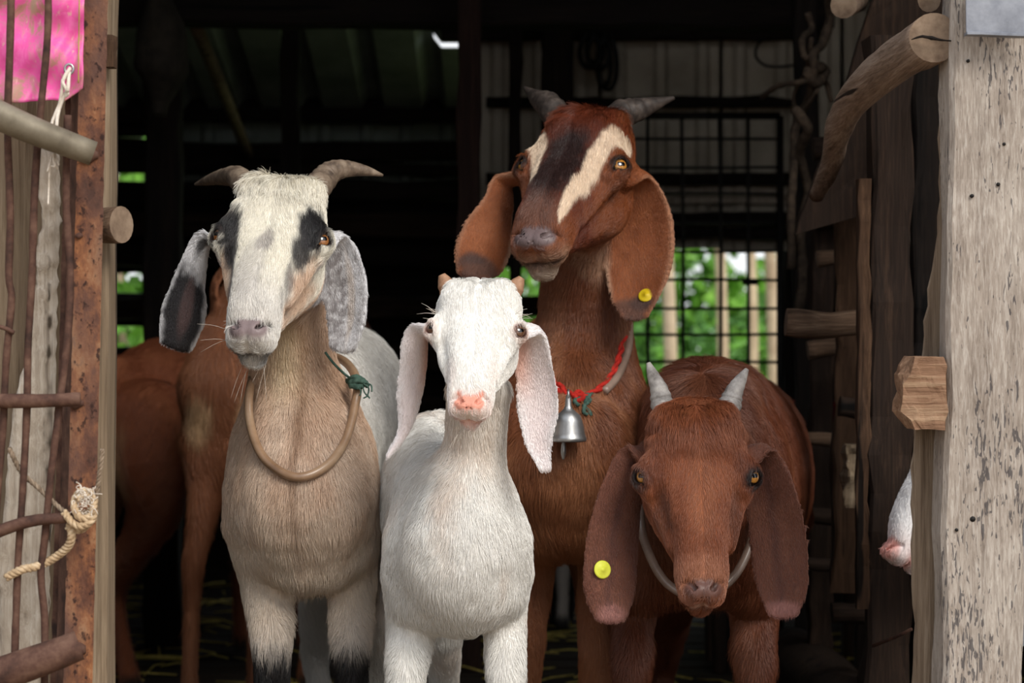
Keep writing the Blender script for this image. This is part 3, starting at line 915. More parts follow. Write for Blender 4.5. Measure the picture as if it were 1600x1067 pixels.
# upright rods, slightly bent
for k, pts in enumerate(([(18, -40), (16, 60), (12, 200), (16, 330), (14, 430), (18, 470), (10, 560), (4, 680), (-6, 800), (-14, 960), (-16, 1150)],
                         [(76, -40), (74, 60), (62, 190), (54, 300), (50, 430), (44, 540), (42, 640), (36, 760), (28, 880), (24, 1000), (20, 1150)],
                         [(106, 180), (104, 230), (104, 330), (110, 440), (104, 540), (92, 640), (80, 740), (70, 840), (64, 900), (70, 980), (68, 1150)])):
    tube('rod', [P(x, y, 2.275) for x, y in pts], np.array([5.8] * len(pts)) * kk, M['rust_dark'], gt, 10, m=70, jitter=.10, seed=230 + k, lump=60)
tube('rod_stub', [P(-10, 508, 2.27), P(8, 513, 2.27), P(22, 520, 2.27)], 3.5 * kk, M['rust_dark'], gt, 8, m=8)
tube('pipe', [P(-60, 152, 2.235), P(40, 199, 2.245), P(146, 240, 2.26)], np.array([23, 21.5, 19]) * kk, M['pipe'], gt, 20, m=12, jitter=.012, seed=236)
tube('cross_bar', [P(-40, 626, 2.265), P(60, 626, 2.265), P(126, 624, 2.27)], np.array([11.5, 11, 11]) * kk, M['rust_dark'], gt, 14, m=20, jitter=.07, seed=237, lump=60)
tube('cross_bar', [P(-40, 846, 2.265), P(20, 822, 2.265), P(60, 812, 2.265), P(114, 808, 2.27)], np.array([9.5, 9.5, 9, 8.5]) * kk, M['rust_dark'], gt, 14, m=22, jitter=.10, seed=238, lump=60)
tube('pipe', [P(-40, 1066, 2.25), P(50, 1036, 2.25), P(124, 1008, 2.26)], np.array([26, 25, 23]) * kk, M['rust_dark'], gt, 18, m=14, jitter=.03, seed=239)
for k, (x, y, r) in enumerate(((140, 243, 15), (120, 630, 12), (112, 812, 10), (118, 1014, 18), (124, 368, 6))):
    c = P(x, y, gd2 - .001)
    tube('weld', [c - X0 * r * kk, c, c + X0 * r * kk * .9], np.array([.5, 1, .4]) * r * kk * .8, M['rust_dark'], gt, 10, m=8, jitter=.3, seed=240 + k)

# pink banner, creased, with a hemmed edge and a metal eyelet
V, fs = [], []
nu_, nv = 60, 50
for j in range(nv + 1):
    tv = j / nv
    for i in range(nu_ + 1):
        tu = i / nu_
        x = -60 + (133 - 4 * tv + 60) * tu
        ybot = 158 + 2 * math.sin(x * .06) - (x > 100) * (x - 100) * .75
        y = -60 + (ybot + 60) * tv
        dz = .004 * math.sin(x * .05 + y * .02) + .0035 * math.sin(y * .07 - x * .02) + .0015 * math.sin(x * .17 + y * .11)
        V.append(P(x, y, 2.295 + dz))
for j in range(nv):
    for i in range(nu_):
        a = j * (nu_ + 1) + i
        fs.append((a, a + nu_ + 1, a + nu_ + 2, a + 1))
o0 = P(60, 0, 2.295)
bn = link('banner', mesh_from('banner', np.array(V) - o0, fs), [M['banner']], loc=o0)
sd = bn.modifiers.new('cloth', 'SOLIDIFY'); sd.thickness = .0012
tag(bn, 'faded pink plastic banner tied behind the gate rods', 'banner')
a = np.linspace(0, 2 * math.pi, 25)[:-1]
tube('eyelet', [P(108, 108, 2.287) + .0042 * np.array([math.cos(t), 0, math.sin(t) * 1.15]) for t in a], .0014, M['bell'], bn, 8, closed=True)
tube('hem_stitch', [P(124 - y * .012, y, 2.289 + .004 * math.sin((124) * .05 + y * .02) + .0035 * math.sin(y * .07 - 2.48)) for y in np.linspace(-40, 130, 30)], .0007, M['straw'], bn, 5)
# white string looped through the eyelet
ws = empty('white_string', P(108, 110, 2.28), 'frayed white string tied through the banner eyelet', 'string')
for k, pts in enumerate(([(110, 106), (100, 122), (97, 140), (92, 165), (82, 190), (80, 205)], [(108, 112), (106, 140), (104, 142), (96, 160), (90, 180), (88, 200)], [(104, 118), (98, 128), (106, 146), (98, 152)], [(82, 228), (86, 258), (78, 262), (76, 300), (75, 320)], [(84, 228), (84, 252), (90, 264)], [(82, 240), (74, 268)], [(86, 240), (92, 258)])):
    tube('strand', [P(x, y, 2.268 - .004 * math.sin(i * 1.4)) for i, (x, y) in enumerate(pts)], .0018 if k < 3 else .0009, M['white_string'], ws, 8, m=24, jitter=.2, seed=250 + k, lump=500)
# hemp rope knotted round the gate upright
hr = empty('hemp_rope', P(125, 800, 2.27), 'frayed hemp rope knotted around the rusty gate upright', 'rope')


def twist(name, path, r, mat, parent, turns_per_m=70):
    T = unit(np.gradient(path, axis=0))
    ln = np.concatenate([[0], np.cumsum(np.linalg.norm(np.diff(path, axis=0), axis=1))])
    s1 = unit(np.cross(T, [0, 1, 0.1])); s2 = np.cross(T, s1)
    for k in range(3):
        a = ln * turns_per_m * 2 * math.pi + k * 2 * math.pi / 3
        tube(name, path + r * .5 * (np.cos(a)[:, None] * s1 + np.sin(a)[:, None] * s2), np.full(len(path), r * .58), mat, parent, 7)


for k, (pts, r, mt) in enumerate((([(100, 800), (118, 820), (138, 818), (147, 798), (141, 772), (126, 768), (116, 786), (124, 808), (142, 806), (148, 780)], .0038, 'rope'), ([(110, 818), (112, 838), (106, 854), (90, 868), (74, 878), (54, 886), (34, 890), (10, 902)], .0042, 'rope'),
                                  ([(118, 808), (96, 796), (60, 762), (34, 738), (14, 700)], .0026, 'rope_grey'), ([(114, 790), (130, 804), (146, 790), (136, 772), (120, 780)], .0034, 'rope'), ([(104, 822), (126, 828), (148, 808)], .0036, 'rope'), ([(146, 804), (151, 770), (157, 730), (160, 702)], .0024, 'rope_grey'))):
    pth = catmull(np.array([P(x, y, 2.274 - .006 * math.sin(i * 1.1 + k) - (.008 if k in (0, 3, 4) else 0)) for i, (x, y) in enumerate(pts)]), len(pts) * 14)
    twist('strand', pth, r, M[mt], hr)
rr = random.Random(11)
fz = []
Vf, ff = [], []
for k in range(46):
    x, y = rr.uniform(116, 144), rr.uniform(764, 806)
    p = [np.array(P(x, y, 2.262))]
    for s_ in range(4):
        p.append(p[-1] + np.array([rr.uniform(-.004, .004), rr.uniform(-.003, .002), rr.uniform(-.004, .004)]))
    v_, f_, _ = tube_arrays(catmull(np.array(p), 9), .00045, 4)
    off = sum(len(q) for q in Vf)
    Vf.append(v_); ff += [tuple(i + off for i in q) for q in f_]
fo = link('frayed_fibre', mesh_from('frayed_fibre', np.vstack(Vf) - np.array(parent_world(hr)), ff), [M['white_string']], hr, loc=(0, 0, 0))
fo['kind'] = 'stuff'

# ---------------------------------------------------------------- straw on the floor
rr = random.Random(21)
Vf, ff = [], []
off = 0
for k in range(420):
    x, y = rr.uniform(-1.1, 1.0), rr.uniform(2.9, 6.2)
    a, L_ = rr.uniform(0, math.pi), rr.uniform(.05, .22)
    c, s_ = math.cos(a), math.sin(a)
    p = np.array([[x - c * L_ / 2, y - s_ * L_ / 2, .004], [x, y, .006 + rr.uniform(0, .006)], [x + c * L_ / 2, y + s_ * L_ / 2, .004]])
    v_, f_, _ = tube_arrays(p, .0018, 5)
    Vf.append(v_); ff += [tuple(i + off for i in q) for q in f_]; off += len(v_)
so = link('straw', mesh_from('straw', np.vstack(Vf), ff), [M['straw']], loc=(0, 0, 0))
tag(so, 'loose dry straw scattered over the dark floor', 'straw', kind='stuff')
for k, (a, b, c, lab) in enumerate((((832, 944), (905, 934), 5.75, 'long yellow stalk on the floor between the legs of the belled goat'), ((165, 1043), (300, 1040), 4.62, 'long pale stalk on the floor beside the hind feet of the brown goat'))):
    p0, p1 = P(*a, c), P(*b, c)
    p0[2] = p1[2] = .012
    st = tube('bamboo_stalk', [p0, .5 * (p0 + p1) + [0, .01, .003], p1], .009 if k == 0 else .005, M['tag_lime'] if k == 0 else M['straw'], None, 8, m=9, jitter=.05, seed=k)
    tag(st, lab, 'stalk')

# ---------------------------------------------------------------- the yard beyond the opening
def leaf_cloud(name, c, r, n, size, mat, parent, seed):
    rg = np.random.default_rng(seed)
    u = unit(rg.normal(size=(n, 3)))
    rad = rg.uniform(.35, 1, (n, 1)) ** .6
    p = u * rad * np.asarray(r) * (1 + .25 * vnoise(u, 2.3, seed))[:, None] + np.asarray(c)
    d1 = unit(rg.normal(size=(n, 3)) + u * .6 - [0, 0, .5])
    d2 = unit(np.cross(d1, rg.normal(size=(n, 3))))
    s = size * rg.uniform(.6, 1.3, (n, 1))
    q = np.stack([p, p + d1 * s * .5 + d2 * s * .28, p + d1 * s, p + d1 * s * .5 - d2 * s * .28], 1).reshape(-1, 3)
    fs = np.arange(4 * n).reshape(-1, 4)
    return link(name, mesh_from(name, q - np.array(parent_world(parent)), fs, False), [mat], parent, loc=(0, 0, 0))


trees = ((1040, 8.4, .42, 2.3, 'slim pale trunk with leafy crown behind the wire grid, beside the ear tag'), (1122, 9.4, .42, 2.5, 'slim pale trunk behind the middle of the wire grid'), (1170, 10.4, .40, 2.6, 'slim pale trunk behind the wire grid, second from its frame'), (1201, 8.9, .32, 2.4, 'slim pale trunk behind the wire grid next to its outer frame'))
for k, (px, d, cr, h, lab) in enumerate(trees):
    b = P(px, 500, d); b[2] = -.38
    t = empty('tree', b, lab, 'tree', 'trees in the yard')
    tube('trunk', [b, b + [.02, 0, h * .4], b + [-.01, 0, h * .75], b + [.02, 0, h]], [.026, .024, .02, .014], M['trunk_pale'], t, 8, m=10, jitter=.05, seed=k)
    leaf_cloud('crown', b + [0, .1, h * .98], (cr, cr, cr * .6), 900, .09, M['leaf'], t, 300 + k)
bushes = ((1015, 11.6, .50, .66, 'leaf', 'low bright bush in the yard beside the ear of the belled goat'), (1085, 13.2, .62, .86, 'leaf_dark', 'deep green bush behind the slim trunks'), (1150, 11.7, .50, .62, 'leaf', 'bright green bush in the yard right above the brown goat'), (1203, 13.4, .55, .98, 'leaf_dark', 'deep green bush beside the frame of the wire grid'), (1262, 12.0, .55, .9, 'leaf', 'bright bush in the yard, half hidden by the corner post'),
          (900, 12.4, .9, 1.0, 'leaf_dark', 'deep green bush hidden behind the tall goat'), (740, 11.5, .8, 1.0, 'leaf', 'green bush glimpsed under the ear of the belled goat'))
for k, (px, d, r, h, mt, lab) in enumerate(bushes):
    b = P(px, 500, d); b[2] = -.38
    t = empty('bush', b, lab, 'bush', 'bushes in the yard')
    for q in range(3):
        tube('stem', [b, b + [.1 * (q - 1), .05 * q, h * .5]], [.02, .012], M['trunk_pale'], t, 6)
    leaf_cloud('foliage', b + [0, 0, h * .68], (r, r * .7, h * .68), 2400, .09, M[mt], t, 320 + k)
for k, (px, d, w, h, lab) in enumerate(((1060, 18.0, 2.2, 1.7, 'tall green thicket closing the yard behind the wire grid'), (1460, 19.0, 2.0, 1.9, 'tall green thicket at the end of the yard, behind the corner post'), (800, 19.5, 2.2, 1.9, 'tall green thicket at the end of the yard, behind the tall goat'))):
    b = P(px, 500, d); b[2] = -.38
    t = empty('thicket', b, lab, 'thicket', 'thickets at the end of the yard')
    tube('stem', [b, b + [.1, 0, h * .6]], [.04, .02], M['trunk_pale'], t, 6)
    leaf_cloud('foliage', b + [0, 0, h * .5], (w * .6, .6, h * .62), 4200, .15, M['leaf_dark' if k % 2 else 'leaf'], t, 350 + k)
for k, (px, py, d, r) in enumerate(((180, 270, 8.2, .35), (205, 450, 8.6, .4), (196, 530, 8.0, .35))):
    b = P(px, 500, d); b[2] = -.38
    c = P(px, py, d)
    t = empty('bush', b, ('high leafy branch seen through the top gap beside the gate', 'leafy bush seen through the middle gap beside the gate', 'low leafy bush seen through the bottom gap beside the gate')[k], 'bush', 'greenery behind the gate side')
    tube('stem', [b, .5 * (b + c) + [.03, 0, 0], c], [.025, .018, .01], M['trunk_pale'], t, 6, m=8)
    leaf_cloud('foliage', c, (r, r, r * .6), 500, .10, M['leaf'], t, 340 + k)
# ---------------------------------------------------------------- goats: implicit surface, one continuous mesh per body
def smin(a, b, k):
    h = np.clip(0.5 + 0.5 * (b - a) / k, 0, 1)
    return b * (1 - h) + a * h - k * h * (1 - h)


def smax(a, b, k):
    return -smin(-a, -b, k)


class Sweep:
    """elliptical section swept along a curve: pts world, a half width along side, b half thickness"""

    def __init__(s, pts, a, b=None, side=(1, 0, 0), m=None, cap=1.0, cup=0.0, k=0.03, wave=0.0):
        pts = np.asarray(pts, float)
        K = len(pts)
        a = np.broadcast_to(np.asarray(a, float), (K,))
        b = a if b is None else np.broadcast_to(np.asarray(b, float), (K,))
        side = np.broadcast_to(np.asarray(side, float), (K, 3))
        cup = np.broadcast_to(np.asarray(cup, float), (K,))
        m = m or max(2, 4 * (K - 1) + 1)
        R = catmull(np.hstack([pts, a[:, None], b[:, None], side, cup[:, None]]), m)
        s.p, s.a, s.b, sd, s.c = R[:, :3], np.maximum(R[:, 3], 1e-3), np.maximum(R[:, 4], 1e-3), R[:, 5:8], R[:, 8]
        T = unit(np.gradient(s.p, axis=0))
        sd = unit(sd - T * np.sum(sd * T, 1, keepdims=True))
        s.T, s.S, s.N = T, sd, np.cross(T, sd)
        s.k, s.cap, s.wave = k, cap, wave
        r = np.maximum(s.a, s.b)
        s.lo = (s.p - r[:, None]).min(0)
        s.hi = (s.p + r[:, None]).max(0)
        s.m = m

    def local(s, X):
        best = np.full(len(X), 1e9)
        tg = np.zeros(len(X))
        for i in range(s.m - 1):
            e = s.p[i + 1] - s.p[i]
            L2 = e @ e
            q = X - s.p[i]
            t = np.clip((q @ e) / L2, 0, 1)
            q = q - t[:, None] * e
            d = np.einsum('ij,ij->i', q, q)
            w = d < best
            best = np.where(w, d, best)
            tg = np.where(w, i + t, tg)
        i = np.minimum(tg.astype(int), s.m - 2)
        f = (tg - i)[:, None]

        def g(A):
            return A[i] * (1 - f) + A[i + 1] * f if A.ndim == 2 else A[i] * (1 - f[:, 0]) + A[i + 1] * f[:, 0]
        q = X - g(s.p)
        x = np.einsum('ij,ij->i', q, g(s.S))
        z = np.einsum('ij,ij->i', q, g(s.N))
        l = np.einsum('ij,ij->i', q, g(s.T))
        a, b, c = g(s.a), g(s.b), g(s.c)
        z = z - c * (x * x / a - 0.4 * a)
        if s.wave:
            z = z - s.wave * a * np.sin(tg / s.m * 9.0 + 1.0) * np.clip(np.abs(x) / a, 0, 1.5) ** 2 * np.sign(x)
        return tg / (s.m - 1), x, z, l, a, b

    def __call__(s, X):
        t, x, z, l, a, b = s.local(X)
        c = np.maximum(np.minimum(a, b) * s.cap, 1e-3)
        k0 = np.sqrt((x / a) ** 2 + (z / b) ** 2 + (l / c) ** 2)
        k1 = np.sqrt((x / a ** 2) ** 2 + (z / b ** 2) ** 2 + (l / c ** 2) ** 2)
        d = k0 * (k0 - 1) / np.maximum(k1, 1e-6)
        return np.where(k0 < 0.2, -np.minimum(a, b) * 0.9, d)


def ell(X, c, r):
    q = (X - np.asarray(c)) / np.asarray(r)
    k0 = np.sqrt((q * q).sum(1))
    k1 = np.sqrt(((q / np.asarray(r)) ** 2).sum(1))
    return np.where(k0 < 0.05, -min(r), k0 * (k0 - 1) / np.maximum(k1, 1e-9))


def caps(X, a, b, r0, r1=None):
    a, b = np.asarray(a, float), np.asarray(b, float)
    r1 = r0 if r1 is None else r1
    e = b - a
    t = np.clip(((X - a) @ e) / (e @ e), 0, 1)
    return np.linalg.norm(X - a - t[:, None] * e, axis=1) - (r0 + (r1 - r0) * t)


class Head:
    """goat head in its own frame (u lateral to picture right, v poll to muzzle, w out of the face), unit = head length"""
    V1 = np.array([-.06, .03, .12, .22, .32, .45, .58, .72, .84, .93, 1.0])

    def __init__(s, eye_mid, L, yaw, pitch, roll, k=0.05, nar=1.0, roman=1.0, muz=1.0, brow=1.0, eyeR=0.052, pollw=0.0, dome=0.0):
        s.L, s.k, s.eyeR, s.nar = L, k, eyeR, nar
        y, p, r = (math.radians(q) for q in (yaw, pitch, roll))
        U = np.array([1.0, 0, 0]); A = np.array([0, -math.cos(p), -math.sin(p)]); Fv = np.array([0, -math.sin(p), math.cos(p)])
        Rz = np.array([[math.cos(y), -math.sin(y), 0], [math.sin(y), math.cos(y), 0], [0, 0, 1]])
        Ry = np.array([[math.cos(r), 0, math.sin(r)], [0, 1, 0], [-math.sin(r), 0, math.cos(r)]])
        s.R = np.stack([Ry @ Rz @ q for q in (U, A, Fv)])      # rows: u v w axes in the world
        s.O = np.asarray(eye_mid) - s.to_w_dir(np.array([0, .34, -.05])) * L
        z = np.linspace(-.08, 1.0, 120)

        def tab(v, q):
            q = np.asarray(q, float)
            c = catmull(np.stack([np.asarray(v), q], 1), 400)
            return np.interp(z, c[:, 0], c[:, 1])
        s.z = z
        V1 = s.V1
        s.hw1 = tab(V1, np.array([.17 + pollw, .205 + pollw, .228 + pollw * .7, .235 + pollw * .2, .225, .185, .152 * (.5 + .5 * muz), .138 * muz, .138 * muz, .122 * muz, .08 * muz])) * nar
        s.top1 = tab(V1, dome * np.array([.75, 1, .95, .6, .2, 0, 0, 0, 0, 0, 0]) + np.array([-.10, .0, .038, .058, .064, .062 + .012 * roman, .058 + .02 * roman, .042 + .02 * roman, .012 + .012 * roman, -.03, -.085]))
        s.bot1 = tab(V1, np.array([-.36, -.40, -.40, -.39, -.37, -.34, -.30, -.26, -.238, -.222, -.195]))
        V2 = np.array([.0, .12, .26, .40, .54, .68, .80, .92])
        s.V2 = V2
        s.hw2 = tab(V2, [.15, .205, .235, .225, .178, .128, .09, .06]) * nar
        s.top2 = tab(V2, [-.14, -.10, -.10, -.12, -.14, -.155, -.17, -.19])
        s.bot2 = tab(V2, [-.40, -.48, -.52, -.50, -.43, -.335, -.272, -.235])
        s.eyes = [np.array([sg * .232 * nar, .34, -.062]) for sg in (-1, 1)]
        s.edir = [unit(np.array([sg * .70, .06, .71])) for sg in (-1, 1)]
        s.brow, s.muz, s.pollw, s.dome = brow, muz, pollw, dome
        ws = np.linspace(-.2, .08, 200)
        s.nos = []
        for u_, v_ in ((.017, .992), (.050 * muz, .962), (.088 * muz, .918), (.112 * muz, .908)):
            dd = s.loft(np.stack([np.full(200, u_), np.full(200, v_), ws], 1), s.hw1, s.top1, s.bot1, -.03, .93, .46, 2.5, 2.2, .085)
            k = np.nonzero(dd < 0)[0]
            s.nos.append(np.array([u_, v_, (ws[k[-1]] if len(k) else -.1) + .004]))
        s.nos[3][2] -= .022
        c = s.world(np.array([[0, .45, -.2]]))[0]
        s.lo, s.hi = c - L * .78, c + L * .78

    def to_w_dir(s, q):
        return q @ s.R

    def world(s, q):
        return s.O + (np.asarray(q, float) @ s.R) * s.L

    def loc(s, X):
        return ((X - s.O) @ s.R.T) / s.L

    def loft(s, q, hw, top, bot, v0, v1, mid_f, nu, nl, cap):
        u, v, w = q.T
        vc = np.clip(v, v0, v1)
        H, T, B = (np.interp(vc, s.z, x) for x in (hw, top, bot))
        mid = T - (T - B) * mid_f
        up = w > mid
        rz = np.where(up, T - mid, mid - B)
        n = np.where(up, nu, nl)
        x = np.abs(u) / H
        y = np.abs(w - mid) / rz
        l = np.abs(v - vc) / cap
        k0 = (x ** n + y ** n + l ** n + 1e-12) ** (1 / n)
        sc = np.minimum(H, rz)
        # first-order distance
        gx = x ** (n - 1) / H; gy = y ** (n - 1) / rz; gl = l ** (n - 1) / cap
        g = np.sqrt(gx ** 2 + gy ** 2 + gl ** 2) / np.maximum(k0, 1e-6) ** (n - 1)
        d = (k0 - 1) / np.maximum(g, 1e-3)
        return np.where(k0 < 0.35, -0.6 * sc, d)

    def __call__(s, X):
        q = s.loc(X)
        d = s.loft(q, s.hw1, s.top1, s.bot1, -.03, .93, .46, 2.5, 2.2, .085)
        d2 = s.loft(q, s.hw2, s.top2, s.bot2, .08, .86, .5, 2.2, 2.1, .10)
        d = smin(d, d2, .05)
        na = s.nar
        aq = q.copy(); aq[:, 0] = np.abs(q[:, 0])
        # orbit bulges and brow ridges
        d = smin(d, ell(aq, (.215 * na, .34, -.075), (.078, .105, .085)), .05)
        d = smin(d, caps(aq, (.15 * na, .235, -.0), (.235 * na, .30, -.025), .04 * s.brow), .05)
        # horn boss
        d = smin(d, ell(aq, (.13 + s.pollw, .035, -.06 + s.dome * .7), (.07, .07, .07)), .06)
        # cheek bone ridge running down from the eye
        d = smin(d, caps(aq, (.20 * na, .43, -.11), (.13 * na, .68, -.115), .045, .034), .05)
        # lips and chin
        mz = s.muz
        d = smin(d, ell(aq, (.055 * mz, .925, -.125), (.068 * mz, .082, .08)), .035)
        d = smin(d, ell(aq, (.0, .952, -.240), (.064 * min(mz, 1.0), .060, .050)), .04)
        d = smin(d, ell(aq, (.03 * mz, .965, -.05), (.05 * mz, .045, .035)), .04)
        # sockets and lids
        for e, dr in zip(s.eyes, s.edir):
            R = s.eyeR
            y = q - (e + dr * .012)
            rad = np.linalg.norm(y, axis=1)
            d = smax(d, -(rad - R * 1.02), .014)
            e1 = unit(np.array([-np.sign(e[0]) * .42, .86, .0])); e1 = unit(e1 - dr * (e1 @ dr)); e2 = np.cross(dr, e1)
            if e2[1] > 0: e2 = -e2            # e2 points up to the poll
            a, b, h = y @ e1, y @ e2, y @ dr
            bb = np.where(b > 0, b * 1.42, b * 1.25)
            rr = np.sqrt((a / 1.08) ** 2 + bb ** 2)
            lid = smax(np.abs(rad - R * 1.07) - .017, (R * .88 - rr) * .8, .010)
            lid = smax(lid, -h - R * .25, .01)
            d = smin(d, lid, .016)
            # fold above the upper lid
            fold = np.exp(-((rr - R * 1.5) / .012) ** 2) * sstep(0, R * .5, b) * sstep(.06, .02, np.abs(rad - R * 1.1))
            d = d + .009 * fold
            # tear groove
            i0 = e + dr * R * .85 + e1 * R * .95
            i1 = i0 + e1 * .085 + dr * -.012
            d = smax(d, -caps(q, i0, i1, .010, .003), .012)
        # nostrils: slanting slits that form a V on the nose pad
        d = smax(d, -caps(aq, s.nos[0], s.nos[1], .010, .014), .010)
        d = smax(d, -caps(aq, s.nos[1], s.nos[2], .014, .013), .010)
        d = smax(d, -caps(aq, s.nos[2], s.nos[3], .013, .008), .010)
        d = smax(d, -caps(aq, (0, 1.03, -.09), (0, 1.02, -.17), .013), .012)
        # mouth line
        u, v, w = aq.T
        wm = -.178 - .10 * np.clip(.93 - v, 0, 1) * .55 + .35 * np.clip(u - .03, 0, 1) * .35
        msk = sstep(.62, .72, v)
        d = d + .02 * np.exp(-((w - wm) / .011) ** 2) * msk
        return d * s.L


def surface_nets(f, boxes, lo, hi, h0, B=4):
    """polygonise f<0 on a rectilinear grid: cell size h0, finer inside boxes [(lo,hi,h)]"""
    axes = []
    for k in range(3):
        xs = [lo[k]]
        while xs[-1] < hi[k]:
            h = h0
            for bl, bh, bb in boxes:
                if bl[k] - h0 < xs[-1] < bh[k]:
                    h = min(h, bb)
            xs.append(xs[-1] + h)
        n = (len(xs) - 1 + B - 1) // B * B
        while len(xs) < n + 1:
            xs.append(xs[-1] + h0)
        axes.append(np.array(xs))
    nx, ny, nz = (len(a) for a in axes)
    bx, by, bz = ((n - 1) // B for n in (nx, ny, nz))
    # coarse pass
    cen = [0.5 * (a[:-1:B][:n] + a[B::B][:n]) for a, n in zip(axes, (bx, by, bz))]
    half = [0.5 * (a[B::B][:n] - a[:-1:B][:n]) for a, n in zip(axes, (bx, by, bz))]
    G = np.stack(np.meshgrid(*cen, indexing='ij'), -1).reshape(-1, 3)
    Hh = np.sqrt((np.stack(np.meshgrid(*half, indexing='ij'), -1) ** 2).sum(-1)).reshape(-1)
    d = f(G)
    val = np.empty((nx, ny, nz), np.float32)
    s = np.where(d < 0, -1.0, 1.0).reshape(bx, by, bz).astype(np.float32)
    val[:-1, :-1, :-1] = s.repeat(B, 0).repeat(B, 1).repeat(B, 2)
    val[-1], val[:, -1], val[:, :, -1] = 1, 1, 1
    keep = np.nonzero(np.abs(d) < Hh * 1.3 + 0.002)[0]
    ki, kj, kk = np.unravel_index(keep, (bx, by, bz))
    o = np.arange(B + 1)
    oi, oj, ok = (q.reshape(-1) for q in np.meshgrid(o, o, o, indexing='ij'))
    I = np.minimum((ki[:, None] * B + oi).reshape(-1), nx - 1)
    J = np.minimum((kj[:, None] * B + oj).reshape(-1), ny - 1)
    K = np.minimum((kk[:, None] * B + ok).reshape(-1), nz - 1)
    lin = np.unique((I * ny + J) * nz + K)
    I, r = np.divmod(lin, ny * nz)
    J, K = np.divmod(r, nz)
    X = np.stack([axes[0][I], axes[1][J], axes[2][K]], 1)
    out = np.empty(len(X))
    for c in range(0, len(X), 400000):
        out[c:c + 400000] = f(X[c:c + 400000])
    val.reshape(-1)[lin] = out
    ins = val < 0
    c8 = [ins[a:nx - 1 + a, b:ny - 1 + b, c:nz - 1 + c] for a in (0, 1) for b in (0, 1) for c in (0, 1)]
    tot = sum(x.astype(np.int8) for x in c8)
    act = (tot > 0) & (tot < 8)
    ci, cj, ck = np.nonzero(act)
    idx = np.full((nx - 1, ny - 1, nz - 1), -1, np.int32)
    idx[ci, cj, ck] = np.arange(len(ci))
    acc = np.zeros((len(ci), 3)); cnt = np.zeros(len(ci))
    cor = [(a, b, c) for a in (0, 1) for b in (0, 1) for c in (0, 1)]
    vs = [val[ci + a, cj + b, ck + c] for a, b, c in cor]
    ps = [np.stack([axes[0][ci + a], axes[1][cj + b], axes[2][ck + c]], 1) for a, b, c in cor]
    for p in range(8):
        for q in range(p + 1, 8):
            if sum(abs(x - y) for x, y in zip(cor[p], cor[q])) != 1:
                continue
            m = (vs[p] < 0) != (vs[q] < 0)
            t = np.where(m, vs[p] / np.where(m, vs[p] - vs[q], 1), 0)[:, None]
            acc += np.where(m[:, None], ps[p] * (1 - t) + ps[q] * t, 0)
            cnt += m
    V = acc / np.maximum(cnt, 1)[:, None]
    Fs = []
    for ax in range(3):
        a = ins[:-1] if ax == 0 else ins[:, :-1] if ax == 1 else ins[:, :, :-1]
        b = ins[1:] if ax == 0 else ins[:, 1:] if ax == 1 else ins[:, :, 1:]
        e = np.nonzero(a != b)
        i, j, k = e
        o1, o2 = [(q) for q in range(3) if q != ax]
        ok = (e[o1] > 0) & (e[o2] > 0)
        ok &= (e[o1] < idx.shape[o1]) & (e[o2] < idx.shape[o2])
        i, j, k = i[ok], j[ok], k[ok]
        fl = a[i, j, k]
        quad = []
        for d1, d2 in ((0, 0), (1, 0), (1, 1), (0, 1)):
            q = [i.copy(), j.copy(), k.copy()]
            q[o1] = q[o1] - d1
            q[o2] = q[o2] - d2
            quad.append(idx[q[0], q[1], q[2]])
        Q = np.stack(quad, 1)
        if ax == 1:
            fl = ~fl
        Q[~fl] = Q[~fl][:, ::-1]
        Fs.append(Q)
    Fq = np.vstack(Fs)
    Fq = Fq[(Fq >= 0).all(1)]
    return V, Fq


def vert_normals(V, Fq):
    n = np.cross(V[Fq[:, 2]] - V[Fq[:, 0]], V[Fq[:, 3]] - V[Fq[:, 1]])
    N = np.zeros_like(V)
    for k in range(4):
        for c in range(3):
            N[:, c] += np.bincount(Fq[:, k], n[:, c], len(V))
    return unit(N)


def relax(V, Fq, it=2, lam=0.5):
    for _ in range(it):
        S = np.zeros_like(V); C = np.zeros(len(V))
        for a, b in ((0, 1), (1, 2), (2, 3), (3, 0)):
            for p, q in ((a, b), (b, a)):
                C += np.bincount(Fq[:, p], minlength=len(V))
                for c in range(3):
                    S[:, c] += np.bincount(Fq[:, p], V[Fq[:, q], c], len(V))
        V = V + lam * (S / np.maximum(C, 1)[:, None] - V)
    return V


